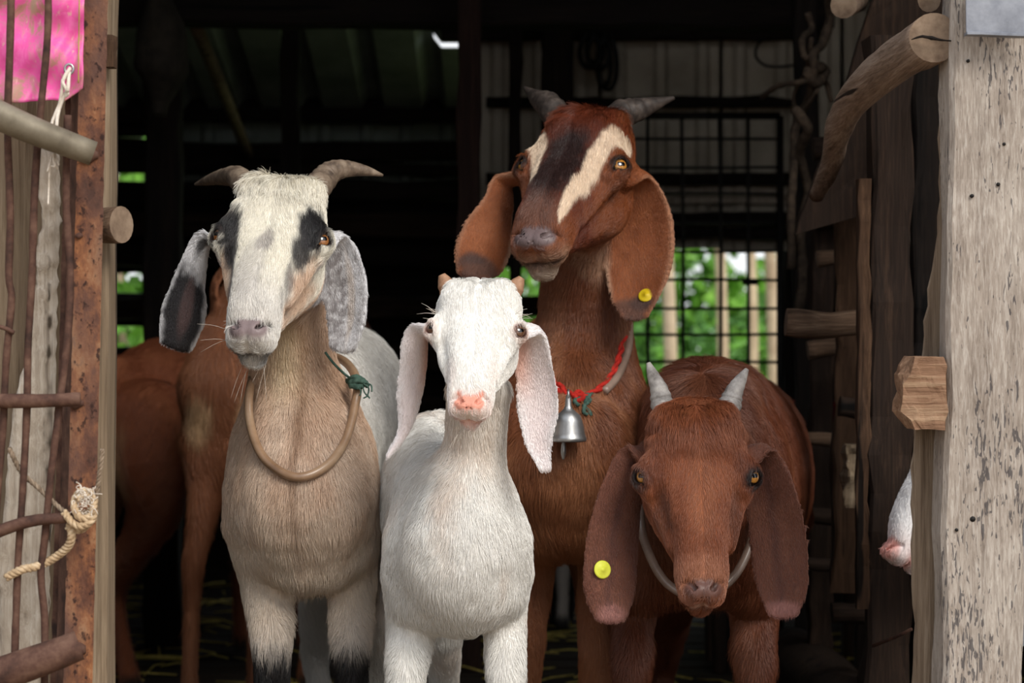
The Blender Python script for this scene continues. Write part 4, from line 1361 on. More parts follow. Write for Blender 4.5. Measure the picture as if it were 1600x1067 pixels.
def coat(parent, V, N, Fq, col, fl, flen, dens, frad, o0, seed=1):
    """short hairs over a hide: roots scattered by density, each laid along the local flow; one curves object"""
    r = np.random.default_rng(seed)
    T = np.vstack([Fq[:, [0, 1, 2]], Fq[:, [0, 2, 3]]])
    ar = 0.5 * np.linalg.norm(np.cross(V[T[:, 1]] - V[T[:, 0]], V[T[:, 2]] - V[T[:, 0]]), axis=1)
    n = ar * dens[T].mean(1)
    cnt = np.floor(n + r.random(len(n))).astype(int)
    ti = np.repeat(np.arange(len(T)), cnt)
    K = len(ti)
    a, b = r.random(K), r.random(K)
    sw = a + b > 1
    a[sw], b[sw] = 1 - a[sw], 1 - b[sw]
    w = np.stack([1 - a - b, a, b], 1)
    t3 = T[ti]

    def g(A):
        return (A[t3] * (w[..., None] if A.ndim == 2 else w)).sum(1)
    p, nn, f, ln, c, rd = g(V), unit(g(N)), g(fl), g(flen), g(col), g(frad)
    f = f + r.normal(0, .11, (K, 3))
    f = unit(f - nn * np.sum(f * nn, 1, keepdims=True))
    ln = ln * r.uniform(.55, 1.25, K)
    c = np.clip(c * r.uniform(.88, 1.13, (K, 1)), 0, 1)
    lift = r.uniform(.7, 1.3, (K, 1))
    L = ln[:, None]
    pts = np.stack([p - nn * .0006, p + f * .30 * L + nn * .10 * L * lift, p + f * .66 * L + nn * .125 * L * lift, p + f * L + nn * .07 * L * lift], 1)
    cd = bpy.data.hair_curves.new('fur')
    cd.add_curves([4] * K)
    cd.attributes['position'].data.foreach_set('vector', (pts - o0).astype(np.float32).ravel())
    ra = cd.attributes.get('radius') or cd.attributes.new('radius', 'FLOAT', 'POINT')
    ra.data.foreach_set('value', (rd[:, None] * np.array([1, .9, .65, .2])).astype(np.float32).ravel())
    ca = cd.attributes.new('col', 'FLOAT_COLOR', 'CURVE')
    ca.data.foreach_set('color', np.hstack([c, np.ones((K, 1))]).astype(np.float32).ravel())
    cd.materials.append(M['strand'])
    o = bpy.data.objects.new('fur', cd)
    COL.objects.link(o)
    o.parent = parent
    o['kind'] = 'stuff'
    return o


class Skin:
    """finds where a line of sight meets a goat's skin, so that collars and tags lie on it"""

    def __init__(s, V, Fq):
        from mathutils.bvhtree import BVHTree
        s.t = BVHTree.FromPolygons(V.tolist(), Fq.tolist())

    def at(s, px, py, off=0.0, default=3.0):
        o = Vector((0, 0, CZ))
        d = Vector(P(px, py, 1.0)) - o
        h = s.t.ray_cast(o, d.normalized())
        dep = h[0].y if h[0] is not None else default
        return P(px, py, dep - off)


def body_mesh(root, prims, k_of, head, ears, paint, flow_dir, h0=0.0055, hh=0.0021, fur=True, dens_scale=1.0, face_len=0.009, body_len=0.02, fine=None, dens_box=None):
    """polygonise the union of prims (Sweeps) + ears + head; paint(ctx) returns colours; one mesh object named body"""
    allp = list(prims) + list(ears) + ([head] if head else [])
    lo = np.min([p.lo for p in allp], 0) - 0.03
    hi = np.max([p.hi for p in allp], 0) + 0.03

    def one(p, X, pad):
        m = ((X > p.lo - pad) & (X < p.hi + pad)).all(1)
        c = 0.5 * (p.lo + p.hi)
        out = np.maximum(np.abs(X - c) - 0.5 * (p.hi - p.lo), 0)
        d = np.linalg.norm(out, axis=1) + 0.01
        if m.any():
            d[m] = p(X[m])
        return d

    def f(X):
        d = None
        for p in prims:
            q = one(p, X, 0.10)
            d = q if d is None else smin(d, q, p.k)
        if head:
            d = smin(d, one(head, X, 0.06), head.k)
        for e in ears:
            d = smin(d, one(e, X, 0.05), e.k)
        return d
    boxes = []
    if head:
        pts = [p for p in ears] + [head]
        bl = np.min([p.lo for p in ears] + [head.world(np.array([[0, .5, -.2]]))[0] - head.L * .56], 0) - 0.005
        bh = np.max([p.hi for p in ears] + [head.world(np.array([[0, .5, -.2]]))[0] + head.L * .56], 0) + 0.005
        boxes.append((bl, bh, hh))
    V, Fq = surface_nets(f, boxes, lo, hi, h0)
    V = relax(V, Fq, 1, 0.35)
    N = vert_normals(V, Fq)
    if head:
        qv = head.loc(V)
        pol = np.exp(-((qv[:, 1] - .05) / .11) ** 2) * sstep(-.2, -.05, qv[:, 2]) * sstep(.03, .0, head(V))
        V = V + N * (head.L * pol * (.016 * vnoise(V, 55, 77) + .009 * vnoise(V, 130, 78)))[:, None]
        V = V + N * (.0011 * vnoise(V * [1, 1, .6], 70, 79) + .0022 * vnoise(V * [1, 1, .5], 24, 80))[:, None]
        N = vert_normals(V, Fq)
    dh = head(V) if head else np.full(len(V), 1.0)
    # which feature each vertex belongs to
    dp = np.stack([one(p, V, 0.06) for p in prims])
    de = np.stack([one(p, V, 0.06) for p in ears]) if ears else np.full((1, len(V)), 1.0)
    ctx = dict(V=V, N=N, dh=dh, dp=dp, de=de, q=head.loc(V) if head else None, head=head, ears=ears)
    isear = (de.min(0) < 0.006) & (de.min(0) < dh - 0.004)
    ishead = (~isear) & (dh < dp.min(0) + 0.004)
    ctx['isear'], ctx['ishead'] = isear, ishead
    col, extra = paint(ctx)
    # fur directions
    fl = np.broadcast_to(np.asarray(flow_dir, float), V.shape).copy()
    if head:
        wgt = sstep(0.03, -0.005, dh)[:, None]
        fl = fl * (1 - wgt) + (head.R[1] + 0.25 * np.sign(ctx['q'][:, :1]) * head.R[0]) * wgt
    for e in ears:
        i = one(e, V, 0.06) < 0.006
        if i.any():
            t = e.local(V[i])[0]
            fl[i] = catmull(e.T, 40)[np.clip((t * 39).astype(int), 0, 39)]
    wob = np.stack([vnoise(V, 22, 40 + c) for c in range(3)], 1) * 0.30 + np.stack([vnoise(V, 60, 50 + c) for c in range(3)], 1) * 0.13
    fl = unit(fl) + wob
    fl = unit(fl - N * np.sum(fl * N, 1, keepdims=True))
    flen = np.full(len(V), body_len)
    flen = np.where(ishead, face_len, flen)
    flen = np.where(isear, face_len * 0.55, flen)
    dens = np.full(len(V), 290000.0 * dens_scale)
    dens = np.where(ishead | isear, 420000.0 * dens_scale, dens)
    frad = np.where(ishead | isear, 0.00023, 0.00026)
    wet = np.zeros(len(V))
    for kx, x in extra.items():
        if kx == 'flen': flen = flen * x
        elif kx == 'dens': dens = dens * x
        elif kx == 'wet': wet = x
        elif kx == 'flow':
            fl = unit(fl + x); fl = unit(fl - N * np.sum(fl * N, 1, keepdims=True))
    o0 = np.array(parent_world(root))
    me = bpy.data.meshes.new('body')
    me.vertices.add(len(V)); me.vertices.foreach_set('co', (V - o0).astype(np.float32).ravel())
    me.loops.add(Fq.size); me.loops.foreach_set('vertex_index', Fq.astype(np.int32).ravel())
    me.polygons.add(len(Fq))
    me.polygons.foreach_set('loop_start', np.arange(0, Fq.size, 4, dtype=np.int32))
    me.polygons.foreach_set('use_smooth', np.ones(len(Fq), bool))
    me.update(calc_edges=True)

    def put(name, typ, data, prop):
        a = me.attributes.new(name, typ, 'POINT')
        a.data.foreach_set(prop, np.ascontiguousarray(data, np.float32).ravel())
    put('col', 'FLOAT_COLOR', np.hstack([np.clip(col, 0.002, 0.95), np.ones((len(V), 1))]), 'color')
    put('wet', 'FLOAT', wet, 'value')
    o = link('body', me, [M['hide']], root, loc=(0, 0, 0))
    if fur:
        coat(o, V, N, Fq, np.clip(col, .002, .95), fl, flen, dens, frad, o0)
    return Skin(V, Fq)


_EYE = {}


def eye_mesh(mat):
    if mat.name in _EYE: return _EYE[mat.name]
    n, mrow = 24, 16
    V, fs = [(0, 0, 1)], []
    for i in range(1, mrow):
        th = math.pi * i / mrow
        for j in range(n):
            ph = 2 * math.pi * j / n
            V.append((math.sin(th) * math.cos(ph), math.sin(th) * math.sin(ph), math.cos(th)))
    V.append((0, 0, -1))
    for j in range(n):
        fs.append((0, 1 + j, 1 + (j + 1) % n))
    for i in range(mrow - 2):
        for j in range(n):
            a, b = 1 + i * n, 1 + (i + 1) * n
            fs.append((a + j, b + j, b + (j + 1) % n, a + (j + 1) % n))
    a = 1 + (mrow - 2) * n
    for j in range(n):
        fs.append((len(V) - 1, a + (j + 1) % n, a + j))
    me = mesh_from('eye', V, fs)
    me.materials.append(mat)
    _EYE[mat.name] = me
    return me


def add_eyes(root, head, mat, look=None):
    for e, dr in zip(head.eyes, head.edir):
        c = head.world(e + dr * .012)
        z = unit(head.to_w_dir(dr))
        if look is not None:
            z = unit(z + np.asarray(look))
        x = unit(np.cross(np.array([0, 0, 1.0]), z)); y = np.cross(z, x)
        o = bpy.data.objects.new('eye', eye_mesh(mat))
        COL.objects.link(o)
        o.parent = root
        Rm = Matrix(np.stack([x, y, z], 1).tolist()).to_4x4()
        s = head.eyeR * head.L * 0.98
        o.matrix_local = Matrix.Translation(Vector(c) - parent_world(root)) @ Rm @ Matrix.Diagonal((s, s, s, 1))


def horn(root, pts, rad, mat, seed=0, rings=14, squash=None, label=None):
    pts = np.asarray(pts, float)
    m = 44
    pr = catmull(np.hstack([pts, np.asarray(rad, float)[:, None]]), m)
    t = np.linspace(0, 1, m)
    r = np.maximum(pr[:, 3], 6e-4) * (1 + 0.075 * np.sin(t * rings * 2 * math.pi) * (1 - t))
    o = tube('horn', pr[:, :3], r, mat, root, 18, jitter=0.05, seed=seed, squash=squash)
    if label: o['label'] = label
    return o


def ear_sweep(head, base, st, sgn, thick=0.0042, k=0.012, cup=0.25):
    """pendulous ear: base in head coordinates, stations (px, py, depth, half width px, turn degrees); turn is how far the leaf's width swings out of the picture plane"""
    pts = [head.world(np.array(base))]
    a = [head.L * 0.075]
    th = [0.0085]
    side = []
    cu = [cup]
    for s in st:
        px, py, d, hw, turn = s[:5]
        pts.append(P(px, py, d))
        c = math.cos(math.radians(turn))
        a.append(hw * d / F / max(c, .3))
        th.append(thick)
        side.append((math.cos(math.radians(turn)), math.sin(math.radians(turn)), 0))
        cu.append(s[5] if len(s) > 5 else cup)
    side = [side[0]] + side
    th[1] = 0.0062
    return Sweep(pts, a, th, side, m=22, cap=2.2, cup=cu, k=k, wave=0.06)
# ---------------------------------------------------------------- the goats
def leg(st, k=0.02, sq=1.0):
    """px, py, depth, radius px"""
    pts = [P(a, b, c) for a, b, c, r in st]
    r = [r * c / F for a, b, c, r in st]
    return Sweep(pts, r, np.array(r) * sq, m=4 * len(st), cap=0.8, k=k)


def ground_py(d):
    return 533.5 + CZ * F / d


def fore(x0, y0, d, xk, xg, r=(50, 31, 21, 14, 17, 20), yk=None, dk=0.0):
    """foreleg from the shoulder (x0,y0) by the knee at xk to the ground at xg"""
    g = ground_py(d)
    yk = yk or (y0 + (g - y0) * .50)
    ye = y0 + (yk - y0) * .45
    return leg([(x0, y0, d + .03, r[0]), (x0 * .55 + xk * .45, ye, d + .035 + dk * .4, r[1]), (xk, yk, d + dk, r[2]), (xk * .6 + xg * .4, yk + (g - yk) * .45, d + .01, r[3]),
                (xg, g - .075 * F / d, d, r[4]), (xg, g - .015 * F / d, d - .018, r[5])])


def hind(x0, y0, d, xs, xh, xg, r=(75, 55, 34, 18, 13, 15, 18), fwd=(0, -1)):
    """hind leg: hip, thigh, stifle (forward), hock (back), foot; fwd is the goat's heading in the ground plane"""
    g = ground_py(d)
    px = F / d
    H = (g - y0)
    fx, fy = fwd
    return leg([(x0, y0, d, r[0]), ((x0 + xs) / 2 + fx * .03 * px, y0 + H * .22, d + fy * .03, r[1]), (xs + fx * .05 * px, y0 + H * .36, d + fy * .05, r[2]),
                (xh - fx * .05 * px, y0 + H * .60, d - fy * .06, r[3]), (xg - fx * .03 * px, y0 + H * .78, d - fy * .035, r[4]), (xg, g - .07 * px, d - fy * .01, r[5]), (xg, g - .015 * px, d + fy * .015, r[6])])


def mixc(c, w, k):
    return c * (1 - w[:, None]) + np.asarray(k) * w[:, None]


def spot(q, c, r, soft=.5, nz=None, amp=.25):
    d = np.sqrt((((q - np.asarray(c)) / np.asarray(r)) ** 2).sum(1))
    if nz is not None: d = d + amp * nz
    return sstep(1 + soft * .5, 1 - soft * .5, d)


def tag_part(root, head_ear, at, n, r, mat, label):
    """round button tag pressed through an ear: disc with a raised middle"""
    n = unit(n)
    x = unit(np.cross(n, [0, 0, 1.0])); y = np.cross(n, x)
    prof = [(0, .35), (.22, .35), (.26, .2), (.8, .2), (.95, .12), (1, 0), (.95, -.12), (0, -.14)]
    V, fs = [], []
    ns = 28
    for pr, ph in prof:
        for j in range(ns):
            a = 2 * math.pi * j / ns
            V.append(at + r * (pr * (math.cos(a) * x + math.sin(a) * y) + ph * .6 * n))
    for i in range(len(prof) - 1):
        for j in range(ns):
            fs.append((i * ns + j, (i + 1) * ns + j, (i + 1) * ns + (j + 1) % ns, i * ns + (j + 1) % ns))
    o = link('ear_tag', mesh_from('ear_tag', np.array(V) - np.array(parent_world(root)), fs), [mat], root, loc=(0, 0, 0))
    o['label'] = label
    return o


def ear_front(e, t, x, off=0.0012):
    """point on the camera side of an ear at fraction t along and x across (-1..1) with the outward normal"""
    i = int(round(t * (e.m - 1)))
    a, b = e.a[i], e.b[i]
    p = e.p[i] + e.S[i] * x * a
    cc = e.c[i] * (x * x * a - .4 * a)
    n = e.N[i].copy()
    s = -1 if n[1] > 0 else 1
    p = p + e.N[i] * cc + n * s * (b * math.sqrt(max(0, 1 - x * x)) + off)
    return p, n * s


GOATS = {}


def whiskers(root, roots, dirs, n, length, mat, seed):
    """a few long loose hairs"""
    r = np.random.default_rng(seed)
    Vs, fs, off = [], [], 0
    for k in range(n):
        i = k % len(roots)
        p0 = np.asarray(roots[i]) + r.normal(0, .004, 3)
        d = unit(np.asarray(dirs[i], float) + r.normal(0, .28, 3))
        ln = length * r.uniform(.5, 1.1)
        pts = np.array([p0, p0 + d * ln * .5, p0 + d * ln + [0, 0, -.12 * ln]])
        v, f, _ = tube_arrays(catmull(pts, 6), np.linspace(.00028, .0001, 6), 4)
        Vs.append(v); fs += [tuple(q + off for q in z) for z in f]; off += len(v)
    o = link('whiskers', mesh_from('whiskers', np.vstack(Vs) - np.array(parent_world(root)), fs), [mat], root, loc=(0, 0, 0))
    o['kind'] = 'stuff'


# ------------------------------------------------ white and tan goat with dark eye patches
def goat_a():
    root = empty('goat', (P(470, 1374, 2.85)[0], 2.85, 0), 'cream and tan horned goat with black eye patches and black lower legs', 'goat', 'goats crowding the barn doorway')
    hd = Head(P(424, 374, 2.70), .238, -6, 47, 3, nar=1.0, roman=1.0, muz=.94, dome=.07)
    earL = ear_sweep(hd, (-.20, .25, -.20), [(322, 372, 2.755, 17, 25), (300, 430, 2.76, 24, 25), (288, 488, 2.755, 33, 20), (277, 535, 2.75, 26, 20)], -1, cup=-.42)
    earR = ear_sweep(hd, (.20, .25, -.20), [(528, 372, 2.755, 18, -20), (540, 430, 2.755, 35, -25), (543, 490, 2.75, 34, -25), (537, 540, 2.745, 23, -20)], 1, cup=.28)
    tors = Sweep([P(470, 775, 2.82), P(474, 765, 2.88), P(488, 705, 3.12), P(536, 655, 3.4), P(552, 645, 3.52)], [.064, .074, .090, .100, .06], [.09, .135, .155, .14, .09], m=18, k=.04, cap=.8)
    neck = Sweep([P(446, 470, 2.83), P(458, 570, 2.85), P(468, 655, 2.86), P(472, 745, 2.87)], [.044, .052, .064, .07], [.05, .06, .075, .08], m=14, k=.05, cap=.7)
    shl = Sweep([P(428, 715, 2.86), P(420, 790, 2.84), P(420, 850, 2.84)], [.036, .042, .033], m=9, k=.05)
    shr = Sweep([P(514, 715, 2.86), P(524, 790, 2.84), P(532, 850, 2.84)], [.034, .040, .034], m=9, k=.05)
    brs = Sweep([P(474, 700, 2.80), P(476, 790, 2.775), P(480, 865, 2.80)], [.045, .06, .035], [.05, .05, .035], m=9, k=.06)
    tail = Sweep([P(560, 560, 3.5), P(562, 570, 3.58), P(562, 610, 3.62)], [.022, .018, .008], m=8, k=.02)
    legs = [fore(412, 815, 2.82, 424, 424, (52, 42, 27, 19, 21, 24), yk=1010), fore(545, 815, 2.84, 549, 549, (50, 37, 27, 19, 21, 24), yk=1015),
            hind(505, 720, 3.38, 502, 492, 510), hind(592, 720, 3.40, 594, 590, 590)]
    prims = [tors, neck, shl, shr, brs, tail] + legs

    def paint(c):
        V, q, N = c['V'], c['q'], c['N']
        n1, n2 = vnoise(V, 45, 1), vnoise(V, 160, 2)
        nz = n1 * .6 + n2 * .4
        cream, white, tan, dk, grey = srgb(232, 226, 212), srgb(226, 222, 216), srgb(176, 138, 110), srgb(32, 30, 31), srgb(176, 172, 172)
        pale = srgb(214, 198, 180)
        col = np.tile(srgb(208, 178, 154), (len(V), 1))
        # body: tan neck and chest paling downwards, white blanket behind
        z = V[:, 2]
        cx = P(470, 700, 2.8)[0]
        col = mixc(col, sstep(.50, .36, z + .03 * n1), pale)
        col = mixc(col, sstep(.0, 1.0, .5 + 1.1 * vnoise(V * np.array([1, 1, .3]), 40, 8)) * .45, srgb(222, 204, 186))
        col = mixc(col, np.exp(-((V[:, 0] - cx - .004 * n1) / .006) ** 2) * sstep(2.9, 2.84, V[:, 1]) * (.25 + .4 * sstep(.40, .52, z)), srgb(138, 100, 72))
        col = mixc(col, sstep(2.90, 2.98, V[:, 1] + .03 * nz), white)
        col = mixc(col, sstep(.345, .27, z + .02 * nz) * sstep(3.1, 2.95, V[:, 1]), srgb(216, 204, 192))
        nk = (c['dp'][1] < .01) & (z > .5)
        col = mixc(col, sstep(.02, .0, c['dp'][1]) * sstep(.48, .56, z) * .55, srgb(184, 146, 118))
        col = mixc(col, np.exp(-((V[:, 0] - P(444, 600, 2.8)[0]) / .02) ** 2) * sstep(.56, .62, z) * .6, srgb(210, 194, 160))
        col = mixc(col, sstep(.295, .262, z + .012 * n2) * sstep(3.1, 3.0, V[:, 1]), dk)
        col = mixc(col, sstep(.04, .02, z), srgb(40, 34, 30))
        # head
        h = np.tile(cream, (len(V), 1))
        u, v, w = q.T
        au = np.abs(u)
        h = mixc(h, sstep(.55, .85, v) * .5, srgb(206, 202, 204))
        h = mixc(h, spot(q, (.01, .46, .08), (.035, .07, .2), .8, nz, .5) * .6, srgb(136, 126, 126))
        h = mixc(h, spot(q, (-.035, .64, .08), (.06, .16, .2), .9, nz, .5) * .4, srgb(160, 154, 156))
        for sg in (-1, 1):
            qq = q * np.array([sg, 1, 1])
            h = mixc(h, spot(qq, (.20, .60, -.17), (.105, .22, .15), .7, nz, .5) * .85, srgb(196, 160, 132))
            h = mixc(h, spot(qq, (.19, .77, -.17), (.07, .06, .08), .8, nz) * .6, srgb(206, 176, 146))
            h = mixc(h, spot(qq, (.205, .29, -.01), (.075, .13, .12), .45, nz, .45), dk)
            h = mixc(h, spot(qq, (.17, .42, -.02), (.042, .13, .10), .7, nz, .5) * .95, srgb(44, 41, 43))
            h = mixc(h, spot(qq, (.22, .40, -.13), (.05, .06, .06), .8, nz) * .7, grey)
            h = mixc(h, spot(qq, (.14, .65, -.03), (.022, .14, .07), .8, nz, .6) * .65, srgb(92, 86, 88))
        h = mixc(h, spot(q, (0, .10, .0), (.012, .10, .1), .8) * .4, srgb(150, 140, 130))
        pad = spot(aq(q), (.032, .958, -.04), (.066, .056, .05), .4)
        h = mixc(h, pad, srgb(128, 112, 112))
        wm = -.178 - .10 * np.clip(.93 - v, 0, 1) * .55 + .35 * np.clip(au - .03, 0, 1) * .35
        h = mixc(h, np.exp(-((w - wm) / .016) ** 2) * sstep(.70, .78, v), srgb(48, 40, 40))
        h = mixc(h, sstep(.0, -.035, w - wm) * sstep(.80, .88, v + .1 * nz) * sstep(.02, .09, au + .06 * nz) * .85, srgb(52, 46, 46))
        h = mixc(h, sstep(-.30, -.36, w) * sstep(.8, .6, v), srgb(200, 168, 142))
        h = mixc(h, sstep(.008, .0, nostrils(q, hd)), srgb(52, 42, 42))
        hw = headw(c, nz)
        col = col * (1 - hw[:, None]) + h * hw[:, None]
        lid = np.min([np.linalg.norm(q - (e + d * .03), axis=1) for e, d in zip(hd.eyes, hd.edir)], 0)
        col = mixc(col, sstep(.064, .054, lid), srgb(40, 32, 30))
        # ears
        for i, e in enumerate((earL, earR)):
            t, x, zz, l, a, b = e.local(V)
            m = sstep(.012, .003, c['de'][i]) * sstep(.0, .10, t)
            rim = np.clip(np.abs(x) / a, 0, 1.3)
            ec = np.tile(srgb(206, 204, 206), (len(V), 1))
            if i == 0:
                front = (N[:, 1] < 0.25)
                bl = sstep(.97, .70, rim + .18 * nz) * front * sstep(.40, .56, t + .10 * nz - .10 * x / a)
                bl = np.maximum(bl, spot(np.stack([x / a, t, 0 * t], 1), (-.1, .22, 0), (.35, .16, 1), .7, nz, .5) * front * .9)
                ec = mixc(ec, bl, srgb(34, 31, 33))
                ec = mixc(ec, bl * spot(np.stack([x / a, t, 0 * t], 1), (0, .72, 0), (.3, .22, 1), .8) * .6, srgb(92, 70, 68))
            else:
                sp_ = sstep(-.3, .9, .5 * n2 + .8 * vnoise(V, 330, 9) + .8 * sstep(.45, -.4, x / a) * sstep(.15, .3, t) - .3)
                ec = mixc(ec, sp_ * .8, srgb(116, 108, 108))
                ec = mixc(ec, spot(np.stack([x / a, t, 0 * t], 1), (.2, .65, 0), (.2, .3, 1), .8, nz) * .4, srgb(206, 186, 166))
            col = col * (1 - m[:, None]) + ec * m[:, None]
        wet = np.maximum(pad, sstep(.06, .05, lid))
        return col, dict(dens=1 - .97 * wet, wet=wet, flen=1 + 1.1 * spot(q, (0, .06, 0), (.2, .14, .2), .6))
    skin = body_mesh(root, prims, None, hd, [earL, earR], paint, (0, .25, -1), body_len=.021)
    add_eyes(root, hd, M['eye_amber'], (-.12, -.3, 0))
    horn(root, [hd.world((.12, .05, -.08)), P(503, 283, 2.80), P(519, 268, 2.815), P(545, 264, 2.83), P(572, 267, 2.84), P(598, 274, 2.85)], np.array([24, 21, 18, 13, 8, 2]) * 2.8 / F, M['horn_dark'], 3)
    horn(root, [hd.world((-.12, .05, -.08)), P(383, 288, 2.80), P(368, 276, 2.84), P(346, 277, 2.90), P(325, 282, 2.95), P(305, 288, 2.98)], np.array([24, 20, 17, 13, 8, 2]) * 2.8 / F, M['horn_dark'], 4)
    whiskers(root, [hd.world((.05, .96, -.30)), hd.world((-.10, .93, -.15)), hd.world((-.05, .96, -.30))], [(.1, -.3, -1), (-1, -.2, -.1), (-.3, -.3, -1)], 9, .04, M['white_string'], 1)
    GOATS['a'] = (root, hd, earL, earR, skin)


def aq(q):
    r = q.copy()
    r[:, 0] = np.abs(r[:, 0])
    return r


def mouth_w(q):
    u, v, w = aq(q).T
    return w - (-.178 - .10 * np.clip(.93 - v, 0, 1) * .55 + .35 * np.clip(u - .03, 0, 1) * .35)


def lids(q, hd):
    return np.min([np.linalg.norm(q - (e + d * .03), axis=1) for e, d in zip(hd.eyes, hd.edir)], 0)


def headw(c, nz):
    q = c['q']
    return sstep(.025, .0, c['dh'] + .004 * nz) * np.maximum(sstep(-.66, -.36, q[:, 2] - .3 * (q[:, 1] - .2)), sstep(.62, .74, q[:, 1]))


def nostrils(q, hd):
    a = aq(q)
    n = hd.nos
    return np.minimum(np.minimum(caps(a, n[0], n[1], .005, .009), caps(a, n[1], n[2], .009, .008)), caps(a, n[2], n[3], .008, .004))


# ------------------------------------------------ white kid
def goat_b():
    root = empty('goat', (P(712, 1425, 2.66)[0], 2.66, 0), 'white young goat with pink nose and horn buds at the front', 'goat', 'goats crowding the barn doorway')
    hd = Head(P(744, 517, 2.56), .168, -3, 50, 2, nar=1.12, roman=.35, muz=1.0, brow=.9, eyeR=.058, pollw=.03, dome=.10)
    earL = ear_sweep(hd, (-.22, .24, -.20), [(655, 515, 2.61, 18, 35), (648, 570, 2.625, 23, 35), (640, 625, 2.625, 20, 25), (631, 672, 2.62, 12, 20), (609, 709, 2.61, 5, 10)], -1, cup=-.35, thick=.0036)
    earR = ear_sweep(hd, (.22, .24, -.20), [(832, 520, 2.61, 20, -25), (838, 575, 2.62, 29, -25), (843, 635, 2.615, 33, -20), (842, 685, 2.605, 24, -10), (851, 728, 2.60, 12, 0)], 1, cup=.34, thick=.0036)
    tors = Sweep([P(714, 868, 2.64), P(706, 845, 2.72), P(682, 797, 2.85), P(680, 772, 3.0), P(676, 768, 3.09)], [.052, .062, .068, .060, .04], [.075, .096, .112, .105, .07], m=18, k=.035, cap=.8)
    neck = Sweep([P(748, 610, 2.66), P(742, 690, 2.675), P(732, 760, 2.69), P(718, 830, 2.71)], [.033, .034, .042, .052], [.036, .042, .052, .065], m=14, k=.045, cap=.7)
    shl = Sweep([P(672, 790, 2.72), P(652, 860, 2.70), P(652, 935, 2.69)], [.020, .034, .028], m=9, k=.045)
    shr = Sweep([P(762, 785, 2.72), P(778, 850, 2.70), P(780, 925, 2.69)], [.020, .033, .028], m=9, k=.045)
    brs = Sweep([P(722, 790, 2.665), P(720, 870, 2.645), P(722, 945, 2.67)], [.03, .042, .026], [.035, .04, .026], m=9, k=.05)
    tail = Sweep([P(646, 690, 3.06), P(645, 690, 3.12), P(644, 720, 3.15)], [.016, .014, .006], m=8, k=.015)
    legs = [fore(650, 900, 2.68, 634, 630, (46, 38, 27, 19, 20, 23), yk=1075), fore(783, 895, 2.69, 792, 795, (44, 32, 25, 18, 20, 23), yk=1080),
            hind(626, 800, 2.99, 604, 593, 589, (58, 46, 30, 18, 13, 15, 18)), hind(690, 805, 3.01, 694, 694, 690, (60, 44, 28, 18, 13, 15, 18))]
    prims = [tors, neck, shl, shr, brs, tail] + legs

    def paint(c):
        V, q, N = c['V'], c['q'], c['N']
        n1, n2 = vnoise(V, 50, 11), vnoise(V, 170, 12)
        nz = .6 * n1 + .4 * n2
        col = np.tile(srgb(232, 229, 224), (len(V), 1))
        col = mixc(col, sstep(.2, .9, vnoise(V * np.array([1, 1, .35]), 26, 13) + .2 * n2) * .5, srgb(222, 200, 182))
        col = mixc(col, np.exp(-((c['dp'][1]) / .01) ** 2) * .25, srgb(222, 202, 184))
        col = mixc(col, sstep(.03, .015, V[:, 2]), srgb(120, 100, 86))
        h = np.tile(srgb(238, 235, 230), (len(V), 1))
        u, v, w = q.T
        au = np.abs(u)
        Q = aq(q)
        h = mixc(h, spot(Q, (.14, .72, -.03), (.06, .12, .09), .9) * .18, srgb(232, 196, 182))
        h = mixc(h, sstep(.80, .95, v) * .35, srgb(230, 190, 176))
        pad = np.maximum(spot(Q, (.032, .955, -.035), (.07, .058, .056), .3, n2, .12), spot(Q, (.075, .91, -.005), (.028, .04, .04), .5))
        h = mixc(h, pad, srgb(214, 146, 126))
        m = mouth_w(q)
        h = mixc(h, np.exp(-(m / .02) ** 2) * sstep(.76, .84, v) * .9, srgb(206, 140, 124))
        h = mixc(h, sstep(.02, .0, np.abs(m + .03)) * sstep(.9, .97, v) * .5, srgb(220, 160, 145))
        for sg in (-1, 1):
            qq = q * np.array([sg, 1, 1])
            h = mixc(h, spot(qq, (.30, .34, -.10), (.05, .07, .08), .9, nz) * .5, srgb(222, 176, 156))
        h = mixc(h, sstep(.008, .0, nostrils(q, hd)), srgb(132, 72, 62))
        hw = headw(c, nz)
        col = col * (1 - hw[:, None]) + h * hw[:, None]
        ld = lids(q, hd)
        col = mixc(col, sstep(.085, .06, ld) * .35, srgb(222, 182, 164))
        col = mixc(col, sstep(.064, .055, ld), srgb(120, 82, 70))
        for i, e in enumerate((earL, earR)):
            t, x, zz, l, a, b = e.local(V)
            m2 = sstep(.010, .002, c['de'][i]) * sstep(.0, .08, t)
            ec = np.tile(srgb(226, 220, 220), (len(V), 1))
            s_ = 1 if i == 0 else -1
            pk = sstep(-.1, .75, s_ * x / a) * sstep(.62, .35, t) * (N[:, 1] < .3)
            ec = mixc(ec, pk * .8, srgb(214, 160, 138))
            ec = mixc(ec, spot(np.stack([x / a, t, 0 * t], 1), (0, .5, 0), (.7, .5, 1), .9, nz, .4) * .35, srgb(216, 190, 186))
            col = col * (1 - m2[:, None]) + ec * m2[:, None]
        wet = np.maximum(pad, sstep(.06, .05, ld))
        return col, dict(dens=1 - .97 * wet, wet=wet * .7, flen=1 + .5 * spot(q, (0, .04, 0), (.2, .14, .2), .6))
    skin = body_mesh(root, prims, None, hd, [earL, earR], paint, (0, .25, -1), body_len=.016, hh=.0019, face_len=.007)
    add_eyes(root, hd, M['eye_brown'], (0, -.4, 0))
    for sg, p in ((-1, (690, 433)), (1, (815, 438))):
        b0 = hd.world((sg * .17, .05, -.10))
        t = P(p[0], p[1] - 4, 2.60)
        horn(root, [b0, b0 * .4 + t * .6, t], [.0125, .0105, .004], M['horn_bud'], 5, 4, label='short brown horn bud')
